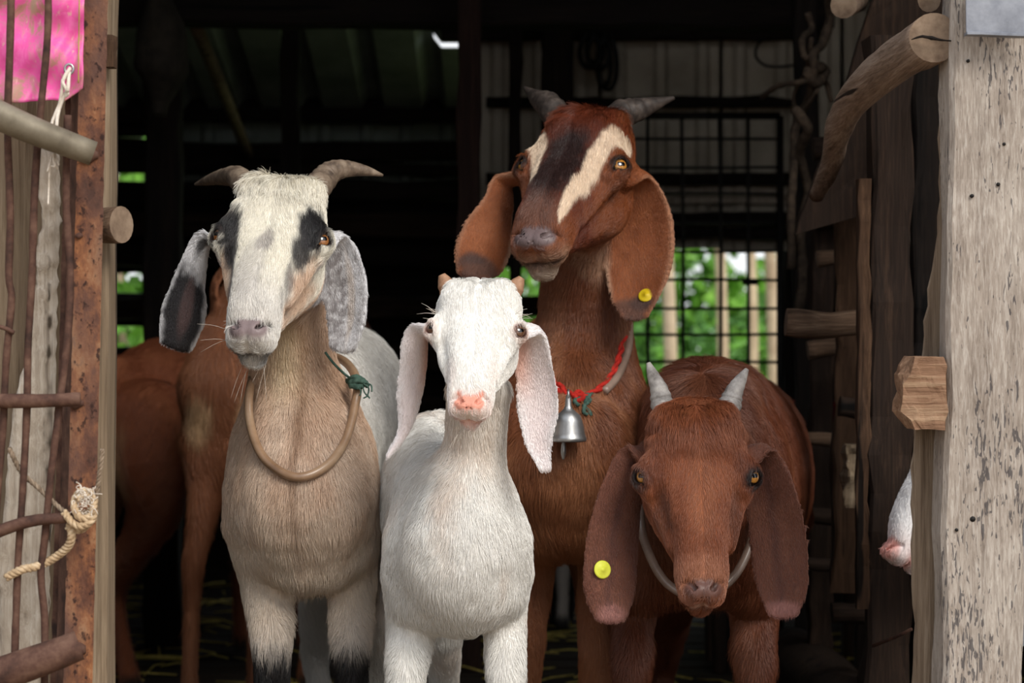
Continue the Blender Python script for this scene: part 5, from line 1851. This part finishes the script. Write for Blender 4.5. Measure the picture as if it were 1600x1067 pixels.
    whiskers(root, [hd.world((-.24, .24, -.02)), hd.world((.24, .24, -.02)), hd.world((-.05, .97, -.29)), hd.world((.05, .97, -.29))], [(-1, -.3, .6), (1, -.3, .35), (-.2, -.3, -1), (.2, -.3, -1)], 40, .022, M['white_string'], 2)
    GOATS['b'] = (root, hd, earL, earR, skin)


# ------------------------------------------------ tall brown goat with white face stripes
def goat_c():
    root = empty('goat', (P(905, 1312, 3.05)[0], 3.05, 0), 'tall reddish brown goat with white face stripes wearing a bell', 'goat', 'goats crowding the barn doorway')
    hd = Head(P(894, 261, 2.95), .248, -23, 40, 2, nar=1.04, roman=1.0, muz=1.08, brow=1.0, dome=.10)
    earL = ear_sweep(hd, (-.20, .25, -.18), [(792, 282, 3.03, 16, 45), (782, 320, 3.025, 25, 40), (767, 362, 3.015, 37, 30), (752, 402, 2.99, 39, 20), (738, 427, 2.97, 25, 0)], -1, cup=-.3)
    earR = ear_sweep(hd, (.22, .26, -.20), [(992, 275, 3.02, 28, -25), (1001, 340, 3.03, 48, -25), (1000, 410, 3.02, 51, -25), (995, 462, 3.0, 40, -20), (992, 492, 2.98, 24, -10)], 1, cup=.25)
    tors = Sweep([P(896, 730, 2.98), P(886, 705, 3.08), P(876, 668, 3.38), P(872, 645, 3.66), P(868, 640, 3.77)], [.073, .086, .098, .096, .06], [.095, .14, .16, .14, .09], m=18, k=.04, cap=.8)
    neck = Sweep([P(915, 395, 3.09), P(915, 490, 3.10), P(908, 585, 3.09), P(900, 680, 3.07)], [.056, .060, .074, .086], [.058, .064, .072, .08], m=14, k=.05, cap=.7)
    shl = Sweep([P(850, 640, 3.06), P(838, 740, 3.03), P(836, 820, 3.03)], [.04, .055, .04], m=9, k=.05)
    shr = Sweep([P(938, 640, 3.07), P(942, 740, 3.05), P(950, 820, 3.04)], [.034, .042, .036], m=9, k=.05)
    brs = Sweep([P(898, 650, 3.04), P(894, 735, 2.99), P(893, 812, 2.99)], [.045, .058, .038], [.04, .05, .036], m=9, k=.06)
    tail = Sweep([P(868, 570, 3.75), P(868, 575, 3.83), P(868, 610, 3.87)], [.022, .018, .008], m=8, k=.02)
    legs = [fore(838, 800, 3.03, 823, 822, (50, 32, 22, 16, 18, 21), yk=1010), fore(952, 805, 3.03, 930, 926, (52, 36, 24, 17, 19, 22), yk=1015),
            hind(820, 730, 3.64, 812, 806, 808), hind(924, 730, 3.66, 930, 934, 932)]
    prims = [tors, neck, shl, shr, brs, tail] + legs

    def paint(c):
        V, q, N = c['V'], c['q'], c['N']
        n1, n2 = vnoise(V, 45, 21), vnoise(V, 150, 22)
        nz = .6 * n1 + .4 * n2
        red, dark, wht = srgb(126, 66, 36), srgb(42, 24, 22), srgb(226, 204, 180)
        col = np.tile(srgb(134, 78, 48), (len(V), 1))
        col = mixc(col, sstep(-.2, .7, vnoise(V * np.array([1, 1, .3]), 34, 23) + .2 * n2) * .6, srgb(182, 124, 86))
        col = mixc(col, sstep(.56, .44, V[:, 2] + .03 * n1) * .4, srgb(178, 118, 80))
        col = mixc(col, sstep(.56, .70, V[:, 2] + .03 * n1) * .55, srgb(92, 48, 28))
        col = mixc(col, sstep(.20, .12, V[:, 2] + .03 * nz) * .7, srgb(176, 150, 132))
        col = mixc(col, sstep(.04, .02, V[:, 2]), srgb(40, 32, 28))
        u, v, w = q.T
        au = np.abs(u)
        Q = aq(q)
        h = np.tile(srgb(124, 66, 34), (len(V), 1))
        # dark blaze from forehead to nose, redder forehead
        h = mixc(h, sstep(.20, .14, au + .03 * nz) * sstep(.85, .7, v), srgb(96, 42, 24))
        h = mixc(h, spot(q, (.0, .07, -.05), (.24, .16, .2), .6, nz) * .9, srgb(112, 50, 26))
        h = mixc(h, spot(q, (.0, .48, .05), (.125, .30, .2), .6, nz, .35), dark)
        h = mixc(h, spot(q, (-.02, .80, .0), (.11, .12, .15), .8, nz) * .7, srgb(104, 74, 64))
        # white stripes from over the eye to the mouth corner
        for sg in (-1, 1):
            uu = u * sg
            vv = np.clip(v, .05, .95)
            cen = np.interp(vv, [.10, .22, .34, .45, .60, .78, .9], [.235, .205, .165, .150, .126, .112, .105])
            wid = np.interp(vv, [.08, .16, .26, .36, .50, .66, .80, .86], [.0, .045, .055, .044, .031, .026, .020, .0])
            st = sstep(1.25, .75, np.abs(uu - cen) / np.maximum(wid, 1e-4) + .35 * nz) * sstep(-.13, -.09, w + .02 * nz) * (wid > 1e-3)
            if sg < 0: st = st * sstep(.62, .5, v)
            h = mixc(h, st, wht)
            qq = q * np.array([sg, 1, 1])
            h = mixc(h, spot(qq, (.23, .40, -.12), (.06, .08, .08), .9) * .45, srgb(70, 42, 28))
        h = mixc(h, spot(Q, (.06, .93, -.15), (.10, .09, .085), .8, nz) * .7, srgb(172, 140, 116))
        h = mixc(h, spot(q, (0, .95, -.25), (.10, .09, .07), .8, nz) * .85, srgb(192, 174, 156))
        pad = spot(Q, (.035, .955, -.035), (.082, .064, .058), .35)
        h = mixc(h, pad, srgb(106, 90, 90))
        m = mouth_w(q)
        h = mixc(h, np.exp(-(m / .014) ** 2) * sstep(.66, .74, v), srgb(66, 44, 38))
        h = mixc(h, sstep(.008, .0, nostrils(q, hd)), srgb(40, 32, 32))
        hw = headw(c, nz)
        col = col * (1 - hw[:, None]) + h * hw[:, None]
        ld = lids(q, hd)
        col = mixc(col, sstep(.066, .056, ld), srgb(36, 24, 20))
        for i, e in enumerate((earL, earR)):
            t, x, zz, l, a, b = e.local(V)
            m2 = sstep(.012, .003, c['de'][i]) * sstep(.0, .14, t)
            ec = np.tile(srgb(144, 82, 48), (len(V), 1))
            ec = mixc(ec, sstep(-.2, .7, nz) * .4, srgb(168, 106, 70))
            s_ = 1 if i == 0 else -1
            ec = mixc(ec, sstep(.75, .98, s_ * x / a + .1 * nz) * sstep(.12, .25, t) * sstep(.85, .7, t) * .8, srgb(206, 172, 148))
            ec = mixc(ec, sstep(.8, 1.0, np.abs(x) / a) * .4, srgb(190, 150, 122))
            ec = mixc(ec, spot(np.stack([x / a, t, 0 * t], 1), (.1 * s_, .93, 0), (1.0, .11, 1), .7, nz), srgb(104, 72, 60))
            ec = mixc(ec, spot(np.stack([x / a, t, 0 * t], 1), (-.2 * s_, .88, 0), (.5, .07, 1), .7, nz) * .6, srgb(70, 56, 54))
            col = col * (1 - m2[:, None]) + ec * m2[:, None]
        wet = np.maximum(pad, sstep(.06, .05, ld))
        return col, dict(dens=1 - .97 * wet, wet=wet, flen=1 + 1.0 * spot(q, (0, .06, 0), (.24, .15, .2), .6))
    skin = body_mesh(root, prims, None, hd, [earL, earR], paint, (0, .25, -1), body_len=.024)
    add_eyes(root, hd, M['eye_gold'], (.05, -.5, 0))
    horn(root, [hd.world((.13, .04, -.10)), P(968, 182, 3.03), P(995, 172, 3.04), P(1024, 162, 3.05), P(1053, 153, 3.06)], np.array([26, 24, 19, 11, 3]) * 3.0 / F, M['horn_black'], 6, 10)
    horn(root, [hd.world((-.13, .04, -.10)), P(862, 170, 3.06), P(846, 158, 3.09), P(833, 148, 3.12), P(820, 137, 3.14)], np.array([25, 22, 17, 10, 3]) * 3.0 / F, M['horn_black'], 7, 10)
    p, n = ear_front(earR, .80, .38)
    tag_part(root, earR, p, n, 12.5 * 3.0 / F, M['tag'], 'round yellow button ear tag')
    GOATS['c'] = (root, hd, earL, earR, skin)


# ------------------------------------------------ brown goat with pale upright horns, head lowered
def goat_d():
    root = empty('goat', (P(1095, 1330, 2.95)[0], 2.95, 0), 'brown goat with short pale upright horns and lowered head', 'goat', 'goats crowding the barn doorway')
    hd = Head(P(1090, 745, 2.68), .230, 1, 61, 0, nar=1.09, roman=.8, muz=.86, brow=1.15, dome=.09)
    earL = ear_sweep(hd, (-.21, .22, -.18), [(990, 705, 2.735, 20, 30), (972, 770, 2.74, 36, 30), (959, 850, 2.735, 43, 25), (954, 920, 2.725, 40, 20), (955, 962, 2.715, 26, 10)], -1, cup=-.22)
    earR = ear_sweep(hd, (.21, .22, -.18), [(1190, 705, 2.735, 22, -30), (1207, 770, 2.74, 37, -30), (1220, 850, 2.735, 43, -25), (1224, 915, 2.725, 40, -20), (1224, 955, 2.715, 27, -10)], 1, cup=.22)
    tors = Sweep([P(1092, 860, 2.90), P(1108, 775, 2.99), P(1148, 752, 3.25), P(1166, 742, 3.50), P(1172, 738, 3.62)], [.07, .082, .096, .096, .06], [.08, .14, .148, .135, .09], m=18, k=.04, cap=.8)
    neck = Sweep([P(1090, 735, 2.80), P(1092, 740, 2.88), P(1094, 735, 2.98)], [.056, .064, .076], [.072, .09, .11], side=(1, 0, 0), m=12, k=.05, cap=.7)
    shl = Sweep([P(1058, 740, 3.0), P(1038, 830, 2.93), P(1008, 910, 2.92)], [.034, .034, .032], m=9, k=.05)
    shr = Sweep([P(1160, 740, 2.99), P(1172, 830, 2.95), P(1172, 910, 2.95)], [.045, .05, .036], m=9, k=.05)
    wth = Sweep([P(1092, 640, 2.96), P(1096, 616, 3.05), P(1105, 622, 3.18)], [.04, .045, .045], [.035, .035, .04], m=9, k=.06)
    tail = Sweep([P(1152, 640, 3.6), P(1153, 640, 3.68), P(1153, 675, 3.72)], [.022, .018, .008], m=8, k=.02)
    legs = [fore(992, 900, 2.94, 985, 982, (50, 34, 25, 17, 19, 22), yk=1050), fore(1176, 900, 2.94, 1180, 1180, (48, 34, 25, 17, 19, 22), yk=1050),
            hind(1085, 800, 3.54, 1050, 1036, 1036), hind(1190, 800, 3.54, 1180, 1170, 1168)]
    prims = [tors, neck, shl, shr, wth, tail] + legs

    def paint(c):
        V, q, N = c['V'], c['q'], c['N']
        n1, n2 = vnoise(V, 45, 31), vnoise(V, 150, 32)
        nz = .6 * n1 + .4 * n2
        col = np.tile(srgb(104, 56, 36), (len(V), 1))
        col = mixc(col, sstep(-.1, .8, vnoise(V * np.array([1, 1, .4]), 30, 33) + .3 * n2) * .45, srgb(136, 84, 58))
        col = mixc(col, sstep(.58, .64, V[:, 2]) * .4, srgb(74, 42, 30))
        col = mixc(col, sstep(.04, .02, V[:, 2]), srgb(40, 32, 28))
        u, v, w = q.T
        au = np.abs(u)
        Q = aq(q)
        h = np.tile(srgb(128, 70, 42), (len(V), 1))
        h = mixc(h, sstep(-.2, .8, vnoise(V, 70, 35)) * .4, srgb(160, 98, 66))
        h = mixc(h, spot(q, (0, .48, .08), (.07, .26, .15), .9, nz) * .45, srgb(150, 94, 64))
        h = mixc(h, spot(Q, (.185, .52, -.06), (.04, .20, .09), .9, nz, .6) * .4, srgb(72, 40, 28))
        h = mixc(h, spot(Q, (.22, .30, -.02), (.06, .09, .1), .9, nz) * .5, srgb(96, 56, 44))
        h = mixc(h, spot(q, (0, .88, -.06), (.16, .12, .16), .8, nz) * .8, srgb(164, 110, 84))
        pad = spot(Q, (.030, .955, -.045), (.070, .056, .056), .5)
        h = mixc(h, pad, srgb(92, 62, 54))
        h = mixc(h, spot(q, (0, 1.0, -.13), (.06, .06, .05), .7, nz) * .7, srgb(186, 148, 130))
        m = mouth_w(q)
        h = mixc(h, np.exp(-(m / .013) ** 2) * sstep(.72, .8, v), srgb(84, 52, 42))
        h = mixc(h, sstep(.008, .0, nostrils(q, hd)), srgb(48, 32, 28))
        hw = headw(c, nz)
        col = col * (1 - hw[:, None]) + h * hw[:, None]
        ld = lids(q, hd)
        col = mixc(col, sstep(.085, .064, ld) * .6, srgb(80, 48, 40))
        col = mixc(col, sstep(.066, .056, ld), srgb(30, 20, 18))
        for i, e in enumerate((earL, earR)):
            t, x, zz, l, a, b = e.local(V)
            m2 = sstep(.012, .003, c['de'][i]) * sstep(.0, .14, t)
            ec = np.tile(srgb(108, 66, 52), (len(V), 1))
            ec = mixc(ec, sstep(-.3, .8, nz) * .4, srgb(128, 82, 62))
            ec = mixc(ec, sstep(.3, .0, np.abs(x / a + .12 + .1 * n1)) * .5, srgb(78, 48, 44))
            ec = mixc(ec, spot(np.stack([x / a, t, 0 * t], 1), (0, 1.0, 0), (.9, .09, 1), .7, nz) * .8, srgb(156, 108, 100))
            col = col * (1 - m2[:, None]) + ec * m2[:, None]
        wet = np.maximum(pad, sstep(.06, .05, ld))
        return col, dict(dens=1 - .97 * wet, wet=wet, flen=1 + 1.2 * spot(q, (0, .10, 0), (.24, .16, .2), .6) + .3 * sstep(.55, .62, V[:, 2]) * sstep(.05, .1, c['dh']))
    skin = body_mesh(root, prims, None, hd, [earL, earR], paint, (0, .3, -1), body_len=.026)
    add_eyes(root, hd, M['eye_gold'], (0, -.5, 0))
    horn(root, [hd.world((-.13, .05, -.06)), P(1036, 634, 2.74), P(1030, 610, 2.745), P(1021, 588, 2.75), P(1013, 567, 2.755)], np.array([19, 18, 14.5, 10, 3.5]) * 2.74 / F, M['horn_grey'], 8, 8)
    horn(root, [hd.world((.13, .05, -.06)), P(1140, 634, 2.74), P(1147, 613, 2.745), P(1157, 594, 2.75), P(1167, 577, 2.755)], np.array([19, 18, 14.5, 10, 3.5]) * 2.74 / F, M['horn_grey'], 9, 8)
    p, n = ear_front(earL, .735, -.42 if earL.S[10][0] > 0 else .42)
    tag_part(root, earL, p, n, 14.5 * 2.72 / F, M['tag_lime'], 'round lime yellow button ear tag')
    GOATS['d'] = (root, hd, earL, earR, skin)


def plain_paint(base, light, seed, extra=None):
    def paint(c):
        V = c['V']
        n1, n2 = vnoise(V, 40, seed), vnoise(V, 140, seed + 1)
        col = np.tile(base, (len(V), 1))
        col = mixc(col, sstep(-.1, .8, vnoise(V * np.array([1, 1, .4]), 25, seed + 2) + .3 * n2) * .5, light)
        col = mixc(col, sstep(.04, .02, V[:, 2]), srgb(36, 30, 26))
        if extra: col = extra(c, col, n1, n2)
        return col, {}
    return paint


def small_head(root, at, L, yaw, pitch, eye, ear_len=.16, nar=1.05, horns=None, mus=0.4):
    hd = Head(at, L, yaw, pitch, 0, nar=nar, roman=mus)
    ears = []
    for sg in (-1, 1):
        b = hd.world((sg * .21, .24, -.2))
        o = hd.to_w_dir(np.array([sg, 0, 0]))
        pts = [b, b + o * .035 + np.array([0, 0, -.03]), b + o * .045 + np.array([0, 0, -ear_len * .6]), b + o * .04 + np.array([0, 0, -ear_len])]
        ears.append(Sweep(pts, [.018, .028, .036, .02], [.008, .005, .004, .004], side=np.cross(o, [0, 0, 1.0]), m=14, k=.01, cup=.2, cap=2))
    return hd, ears


# ------------------------------------------------ brown goats at the back left
def goat_e():
    root = empty('goat', (P(230, 1077, 4.4)[0], 4.45, 0), 'reddish brown goat turning its hindquarters beside the rusty gate', 'goat', 'goats farther back in the barn')
    a0 = P(205, 655, 4.30)
    hx, hy = unit(np.array([.38, .92]))
    fw = np.array([hx, hy, 0])
    sd = np.array([hy, -hx, 0])
    tors = Sweep([a0, a0 + fw * .08, a0 + fw * .32, a0 + fw * .56 + [0, 0, .01], a0 + fw * .66 + [0, 0, .01]], [.06, .105, .125, .10, .07], [.10, .145, .155, .14, .10], side=sd, m=18, k=.04, cap=.8)
    n0 = a0 + fw * .62 + np.array([0, 0, .05])
    neck = Sweep([n0, n0 + fw * .1 + [0, 0, .10], n0 + fw * .16 + [0, 0, .2]], [.075, .06, .055], [.09, .07, .06], side=sd, m=10, k=.05)
    hd, ears = small_head(root, n0 + fw * .22 + np.array([0, 0, .20]), .22, 130, 50, M['eye_amber'])
    near = leg([(222, 655, 4.26, 74), (240, 735, 4.22, 60), (240, 800, 4.23, 40), (210, 862, 4.27, 23), (180, 912, 4.33, 18), (187, 980, 4.32, 12), (199, 1045, 4.29, 15), (204, 1072, 4.27, 18)], k=.03)
    off = (sd * -.17 + fw * .06)
    far = leg([(222, 660, 4.26, 78), (238, 745, 4.24, 62), (236, 815, 4.25, 42), (210, 875, 4.27, 26), (190, 922, 4.28, 19), (194, 985, 4.28, 14), (202, 1045, 4.27, 15), (204, 1072, 4.26, 18)], k=.03)
    far = Sweep(far.p + off, far.a, side=(1, 0, 0), m=30, cap=.8, k=.03)
    fl = []
    for s_ in (1, -1):
        b = a0 + fw * .56 + sd * .075 * s_
        fl.append(Sweep([b + [0, 0, -.03], b + [0, 0, -.13], b + [0, 0, .25 - b[2]], b + [0, 0, .08 - b[2]], b + fw * .012 + [0, 0, .014 - b[2]]], [.05, .034, .022, .017, .02], m=20, k=.03))
    tail = Sweep([a0 + [0, 0, .10], a0 - fw * .06 + [0, 0, .09], a0 - fw * .09 + [0, 0, .02]], [.022, .02, .008], m=8, k=.02)

    def extra(c, col, n1, n2):
        V = c['V']
        d = np.linalg.norm((V - P(178, 720, 4.28)) / np.array([.05, .2, .12]), axis=1)
        return mixc(col, sstep(1.2, .6, d + .2 * n1) * .75, srgb(176, 140, 104))
    body_mesh(root, [tors, neck, near, far, tail] + fl, None, hd, ears, plain_paint(srgb(134, 76, 50), srgb(156, 96, 64), 61, extra), tuple(-fw + [0, 0, -.8]), h0=.008, hh=.006, dens_scale=.22, body_len=.024)
    add_eyes(root, hd, M['eye_amber'])


def goat_f():
    root = empty('goat', (P(350, 1132, 3.9)[0], 3.95, 0), 'orange brown goat half hidden behind the cream goat', 'goat', 'goats farther back in the barn')
    a0 = P(346, 650, 3.78)
    hx, hy = unit(np.array([.30, .95]))
    fw = np.array([hx, hy, 0])      # towards the rump
    sd = np.array([hy, -hx, 0])
    tors = Sweep([a0, a0 + fw * .08, a0 + fw * .3, a0 + fw * .55, a0 + fw * .64], [.055, .085, .115, .10, .06], [.10, .14, .155, .14, .10], side=sd, m=18, k=.04, cap=.8)
    neck = Sweep([P(352, 600, 3.80), P(374, 520, 3.82), P(402, 440, 3.84)], [.07, .056, .05], [.08, .065, .055], m=10, k=.05)
    hd, ears = small_head(root, P(424, 400, 3.78), .22, 10, 55, M['eye_amber'], ear_len=.10)
    l1 = leg([(324, 690, 3.80, 42), (321, 765, 3.78, 27), (310, 835, 3.77, 17), (303, 880, 3.77, 16), (299, 950, 3.78, 11), (297, 1050, 3.78, 10.5), (297, 1105, 3.77, 13), (296, 1132, 3.755, 18)], k=.03)
    l2 = leg([(392, 700, 3.84, 42), (396, 790, 3.84, 27), (398, 870, 3.82, 17), (398, 920, 3.82, 16), (398, 1000, 3.82, 11), (398, 1060, 3.82, 10.5), (398, 1105, 3.81, 13), (398, 1135, 3.80, 18)], k=.03)
    hl = []
    for s_ in (1, -1):
        b = a0 + fw * .52 + sd * .07 * s_
        g = -b[2]
        hl.append(Sweep([b, b - fw * .03 + [0, 0, -.12], b - fw * .05 + [0, 0, -.2], b + fw * .06 + [0, 0, .22 + g], b + fw * .03 + [0, 0, .08 + g], b + fw * .02 + [0, 0, .014 + g]], [.075, .055, .035, .018, .015, .02], m=22, k=.03))
    tail = Sweep([a0 + fw * .66 + [0, 0, .10], a0 + fw * .72 + [0, 0, .09], a0 + fw * .74 + [0, 0, .02]], [.022, .02, .008], m=8, k=.02)

    def extra(c, col, n1, n2):
        V = c['V']
        for px, py, r in ((312, 648, .035), (388, 650, .03)):
            d = np.linalg.norm((V - P(px, py, 3.74)) / np.array([r * .7, .12, r * 1.3]), axis=1)
            col = mixc(col, sstep(1.2, .4, d + .3 * n1) * .8, srgb(212, 178, 138))
        return col
    body_mesh(root, [tors, neck, l1, l2, tail] + hl, None, hd, ears, plain_paint(srgb(140, 88, 60), srgb(170, 114, 80), 71, extra), tuple(fw * .3 + [0, 0, -1]), h0=.007, hh=.006, dens_scale=.3, body_len=.026)
    add_eyes(root, hd, M['eye_amber'])


def goat_g():
    root = empty('goat', (P(1800, 1200, 3.0)[0], 3.0, 0), 'white goat poking its pink muzzle out behind the grey post', 'goat', 'goats farther back in the barn')
    hd, ears = small_head(root, P(1470, 722, 2.88), .205, -80, 58, M['eye_brown'], ear_len=.14, nar=.98, mus=.5)
    b = P(1650, 790, 2.98)
    X = np.array([1.0, 0, 0])
    tors = Sweep([b, b + X * .08, b + X * .3, b + X * .52, b + X * .6], [.06, .09, .11, .10, .06], [.09, .13, .14, .13, .09], side=(0, 1, 0), m=16, k=.04, cap=.8)
    neck = Sweep([P(1515, 700, 2.90), P(1570, 740, 2.93), P(1650, 780, 2.97)], [.045, .05, .075], [.05, .06, .09], side=(0, 1, 0), m=10, k=.05)
    ls = []
    for dx in (.05, .5):
        for s_ in (-1, 1):
            q = b + X * dx + np.array([0, .065 * s_, 0])
            ls.append(Sweep([q + [0, 0, -.04], q + [0, 0, -.15], q * [1, 1, 0] + [0, 0, .22], q * [1, 1, 0] + [0, 0, .07], q * [1, 1, 0] + [-.01, 0, .014]], [.05, .034, .02, .015, .019], m=18, k=.03))

    def extra(c, col, n1, n2):
        q = c['q']
        hw = headw(c, n1)
        pad = spot(aq(q), (.035, .955, -.04), (.08, .07, .08), .5, n2, .2)
        m = mouth_w(q)
        col = mixc(col, pad * hw, srgb(214, 150, 140))
        col = mixc(col, np.exp(-(m / .03) ** 2) * sstep(.72, .82, q[:, 1]) * hw * .8, srgb(200, 132, 124))
        return mixc(col, sstep(.75, .95, q[:, 1]) * hw * .3, srgb(226, 180, 172))
    body_mesh(root, [tors, neck] + ls, None, hd, ears, plain_paint(srgb(222, 220, 220), srgb(206, 202, 202), 81, extra), (.8, 0, -.7), h0=.008, hh=.0022, dens_scale=.25, body_len=.014, face_len=.006)
    add_eyes(root, hd, M['eye_brown'])


def goat_h():
    root = empty('goat', (P(850, 980, 5.3)[0], 5.3, 0), 'small white kid standing in the dark behind the belled goat', 'goat', 'goats farther back in the barn')
    b = np.array([P(845, 800, 5.18)[0], 5.18, .36])
    Y = np.array([0.12, .99, 0])
    tors = Sweep([b, b + Y * .06, b + Y * .2, b + Y * .36], [.05, .07, .08, .06], [.06, .085, .09, .07], m=14, k=.03, cap=.8)
    hd, ears = small_head(root, b + np.array([0, -.06, .12]), .15, 5, 55, M['eye_brown'], ear_len=.09)
    neck = Sweep([b + Y * .03, b + [0, -.01, .06], b + [0, -.02, .12]], [.045, .036, .034], m=8, k=.03)
    ls = []
    for dy in (.03, .33):
        for s_ in (-1, 1):
            q = b + Y * dy + np.array([.045 * s_, 0, 0])
            ls.append(Sweep([q, q + [0, 0, -.1], q * [1, 1, 0] + [0, 0, .16], q * [1, 1, 0] + [0, 0, .05], q * [1, 1, 0] + [0, -.008, .012]], [.036, .024, .016, .012, .015], m=16, k=.02))
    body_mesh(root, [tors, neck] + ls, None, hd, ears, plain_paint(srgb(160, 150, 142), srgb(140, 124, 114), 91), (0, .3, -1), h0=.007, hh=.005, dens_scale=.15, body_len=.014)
    add_eyes(root, hd, M['eye_brown'])


import time as _t
_t0 = _t.time()
for fn in (goat_a, goat_b, goat_c, goat_d, goat_e, goat_f, goat_g, goat_h):
    fn(); print(fn.__name__, round(_t.time() - _t0, 1))
# ---------------------------------------------------------------- collars and the bell
def loop3(pts, m=60):
    """closed smooth loop through px, py, depth points"""
    q = np.array([P(*p) for p in pts])
    q = np.vstack([q[-2:], q, q[:3]])
    r = catmull(q, (len(q) - 1) * 10 + 1)
    return r[20:20 + len(pts) * 10]


SA, SCk, SD_ = GOATS['a'][4], GOATS['c'][4], GOATS['d'][4]


def on(sk, pts, off, m=90):
    """closed loop: (px, py) lie on the skin, (px, py, depth) are given outright"""
    r = []
    for p in pts:
        r.append(sk.at(p[0], p[1], off) if len(p) == 2 else P(*p))
    q = np.array(r)
    q = np.vstack([q[-2:], q, q[:3]])
    c = catmull(q, (len(q) - 1) * 10 + 1)
    return c[20:20 + len(pts) * 10]


ca = empty('collar', P(462, 745, 2.72), 'tan hose collar tied with green string around the cream goat', 'collar')
tube('hose', on(SA, [(391, 606, 2.81), (391, 662, 2.775), (413, 716), (460, 745), (506, 731), (538, 692), (554, 636, 2.80), (557, 592, 2.83), (530, 560, 2.93), (470, 552, 2.97), (412, 560, 2.92)], .0085), 7.2 * 2.75 / F, M['hose_tan'], ca, 14, closed=True)
tube('string', [P(508, 550, 2.80), P(520, 566, 2.80), P(538, 584, 2.81), P(556, 597, 2.82)], .0016, M['green_string'], ca, 8, m=16)
tube('knot', [P(544, 596, 2.82), P(556, 590, 2.805), P(568, 597, 2.81), P(560, 604, 2.80), P(548, 600, 2.805), P(562, 594, 2.80), P(574, 602, 2.81)], .0042, M['green_string'], ca, 9, m=40, jitter=.25, seed=4, lump=300)
for k, pts in enumerate(([(568, 600), (576, 606), (574, 618), (568, 622)], [(566, 602), (570, 614), (578, 622)], [(572, 598), (580, 602), (581, 612)], [(560, 604), (564, 612), (562, 618)])):
    tube('loose_end', [P(x, y, 2.80 - .003 * i) for i, (x, y) in enumerate(pts)], .0010, M['green_string'], ca, 6, m=14)

cc = empty('collar', P(905, 625, 3.0), 'red rope collar with a clear hose sleeve around the tall brown goat', 'collar')
lp = on(SCk, [(850, 572), (874, 604), (905, 620), (938, 606), (960, 577), (970, 545), (976, 500, 3.10), (930, 462, 3.20), (870, 480, 3.17), (838, 525, 3.10)], .004)
for k in range(2):
    T = unit(np.roll(lp, -1, 0) - np.roll(lp, 1, 0))
    a = np.arange(len(lp)) * 2 * math.pi * 40 / len(lp) / 4 + k * math.pi
    side = unit(np.cross(T, [0, 1, 0])); nn = np.cross(T, side)
    tube('rope_strand', lp + .0022 * (np.cos(a)[:, None] * side + np.sin(a)[:, None] * nn), .0028, M['red_rope'], cc, 8, closed=True)
tube('hose_sleeve', [SCk.at(944, 612, .006), SCk.at(963, 591, .006), SCk.at(976, 563, .007), SCk.at(983, 534, .008), SCk.at(984, 515, .008) + [0, .02, .012]], 6.5 * 3.0 / F, M['hose_grey'], cc, 14, m=24)
for k, pts in enumerate(([(926, 612), (914, 618), (922, 626), (912, 634), (920, 642), (924, 650)], [(930, 610), (918, 622), (912, 642), (918, 648)], [(906, 622), (898, 626), (904, 634)])):
    tube('blue_string', [SCk.at(x, y, .006 + .003 * math.sin(i)) for i, (x, y) in enumerate(pts)], .0026, M['green_string'], cc, 8, m=30, jitter=.25, seed=k, lump=400)
tube('rope_knot', [SCk.at(x, y, .006) for x, y in ((896, 618), (904, 612), (912, 620), (902, 626), (898, 616))], .0034, M['red_rope'], cc, 8, m=24)
tube('rope_knot', [SCk.at(x, y, .006) for x, y in ((872, 600), (880, 606), (876, 614), (870, 606))], .0034, M['red_rope'], cc, 8, m=20)

# bell
bd_ = min(SCk.at(888, y)[1] for y in (620, 640, 660, 688)) - .027
k3 = bd_ / F
bl = empty('bell', P(888, 620, bd_), 'silver bell hanging from the red rope collar', 'bell')
prof = [(0, 617), (3.2, 617), (4.2, 622), (5.5, 634), (7.5, 639), (12, 643), (19, 649), (21.5, 656), (22.2, 658), (22.6, 660), (24.5, 668), (26, 677), (27.5, 682), (28.6, 684), (28.8, 688), (27.5, 690), (25.5, 689), (23.5, 680), (20, 660), (12, 648), (0, 645)]
V, fs = [], []
c0 = P(888, 620, bd_)
for r, y in prof:
    for j in range(36):
        a = 2 * math.pi * j / 36
        V.append(P(888, y, bd_) + r * k3 * np.array([math.cos(a), math.sin(a), 0]))
for i in range(len(prof) - 1):
    for j in range(36):
        fs.append((i * 36 + j, i * 36 + (j + 1) % 36, (i + 1) * 36 + (j + 1) % 36, (i + 1) * 36 + j))
bd = link('bell_body', mesh_from('bell_body', np.array(V) - c0, [f[::-1] for f in fs]), [M['bell']], bl, loc=(0, 0, 0))
tube('clapper', [P(882, 660, bd_), P(881, 690, bd_), P(880.5, 706, bd_), P(880, 718, bd_)], np.array([2.2, 3.2, 4.6, 1.5]) * k3, M['bell'], bl, 10, m=14)
tube('hanging_loop', [P(888, 618, bd_ + .003) + .007 * np.array([0, math.cos(t) * .8, math.sin(t)]) for t in np.linspace(0, 2 * math.pi, 17)[:-1]], .0016, M['bell'], bl, 8, closed=True)

cd_ = empty('collar', P(1090, 930, 2.8), 'dull hose collar hanging behind the muzzle of the brown goat', 'collar')
tube('hose', loop3([(1000, 800, 2.84), (1013, 862, 2.81), (1043, 912, 2.79), (1090, 932, 2.78), (1138, 910, 2.79), (1168, 862, 2.81), (1180, 800, 2.84), (1170, 690, 2.95), (1090, 640, 3.02), (1010, 690, 2.95)]), 7 * 2.8 / F, M['hose_grey'], cd_, 12, closed=True)
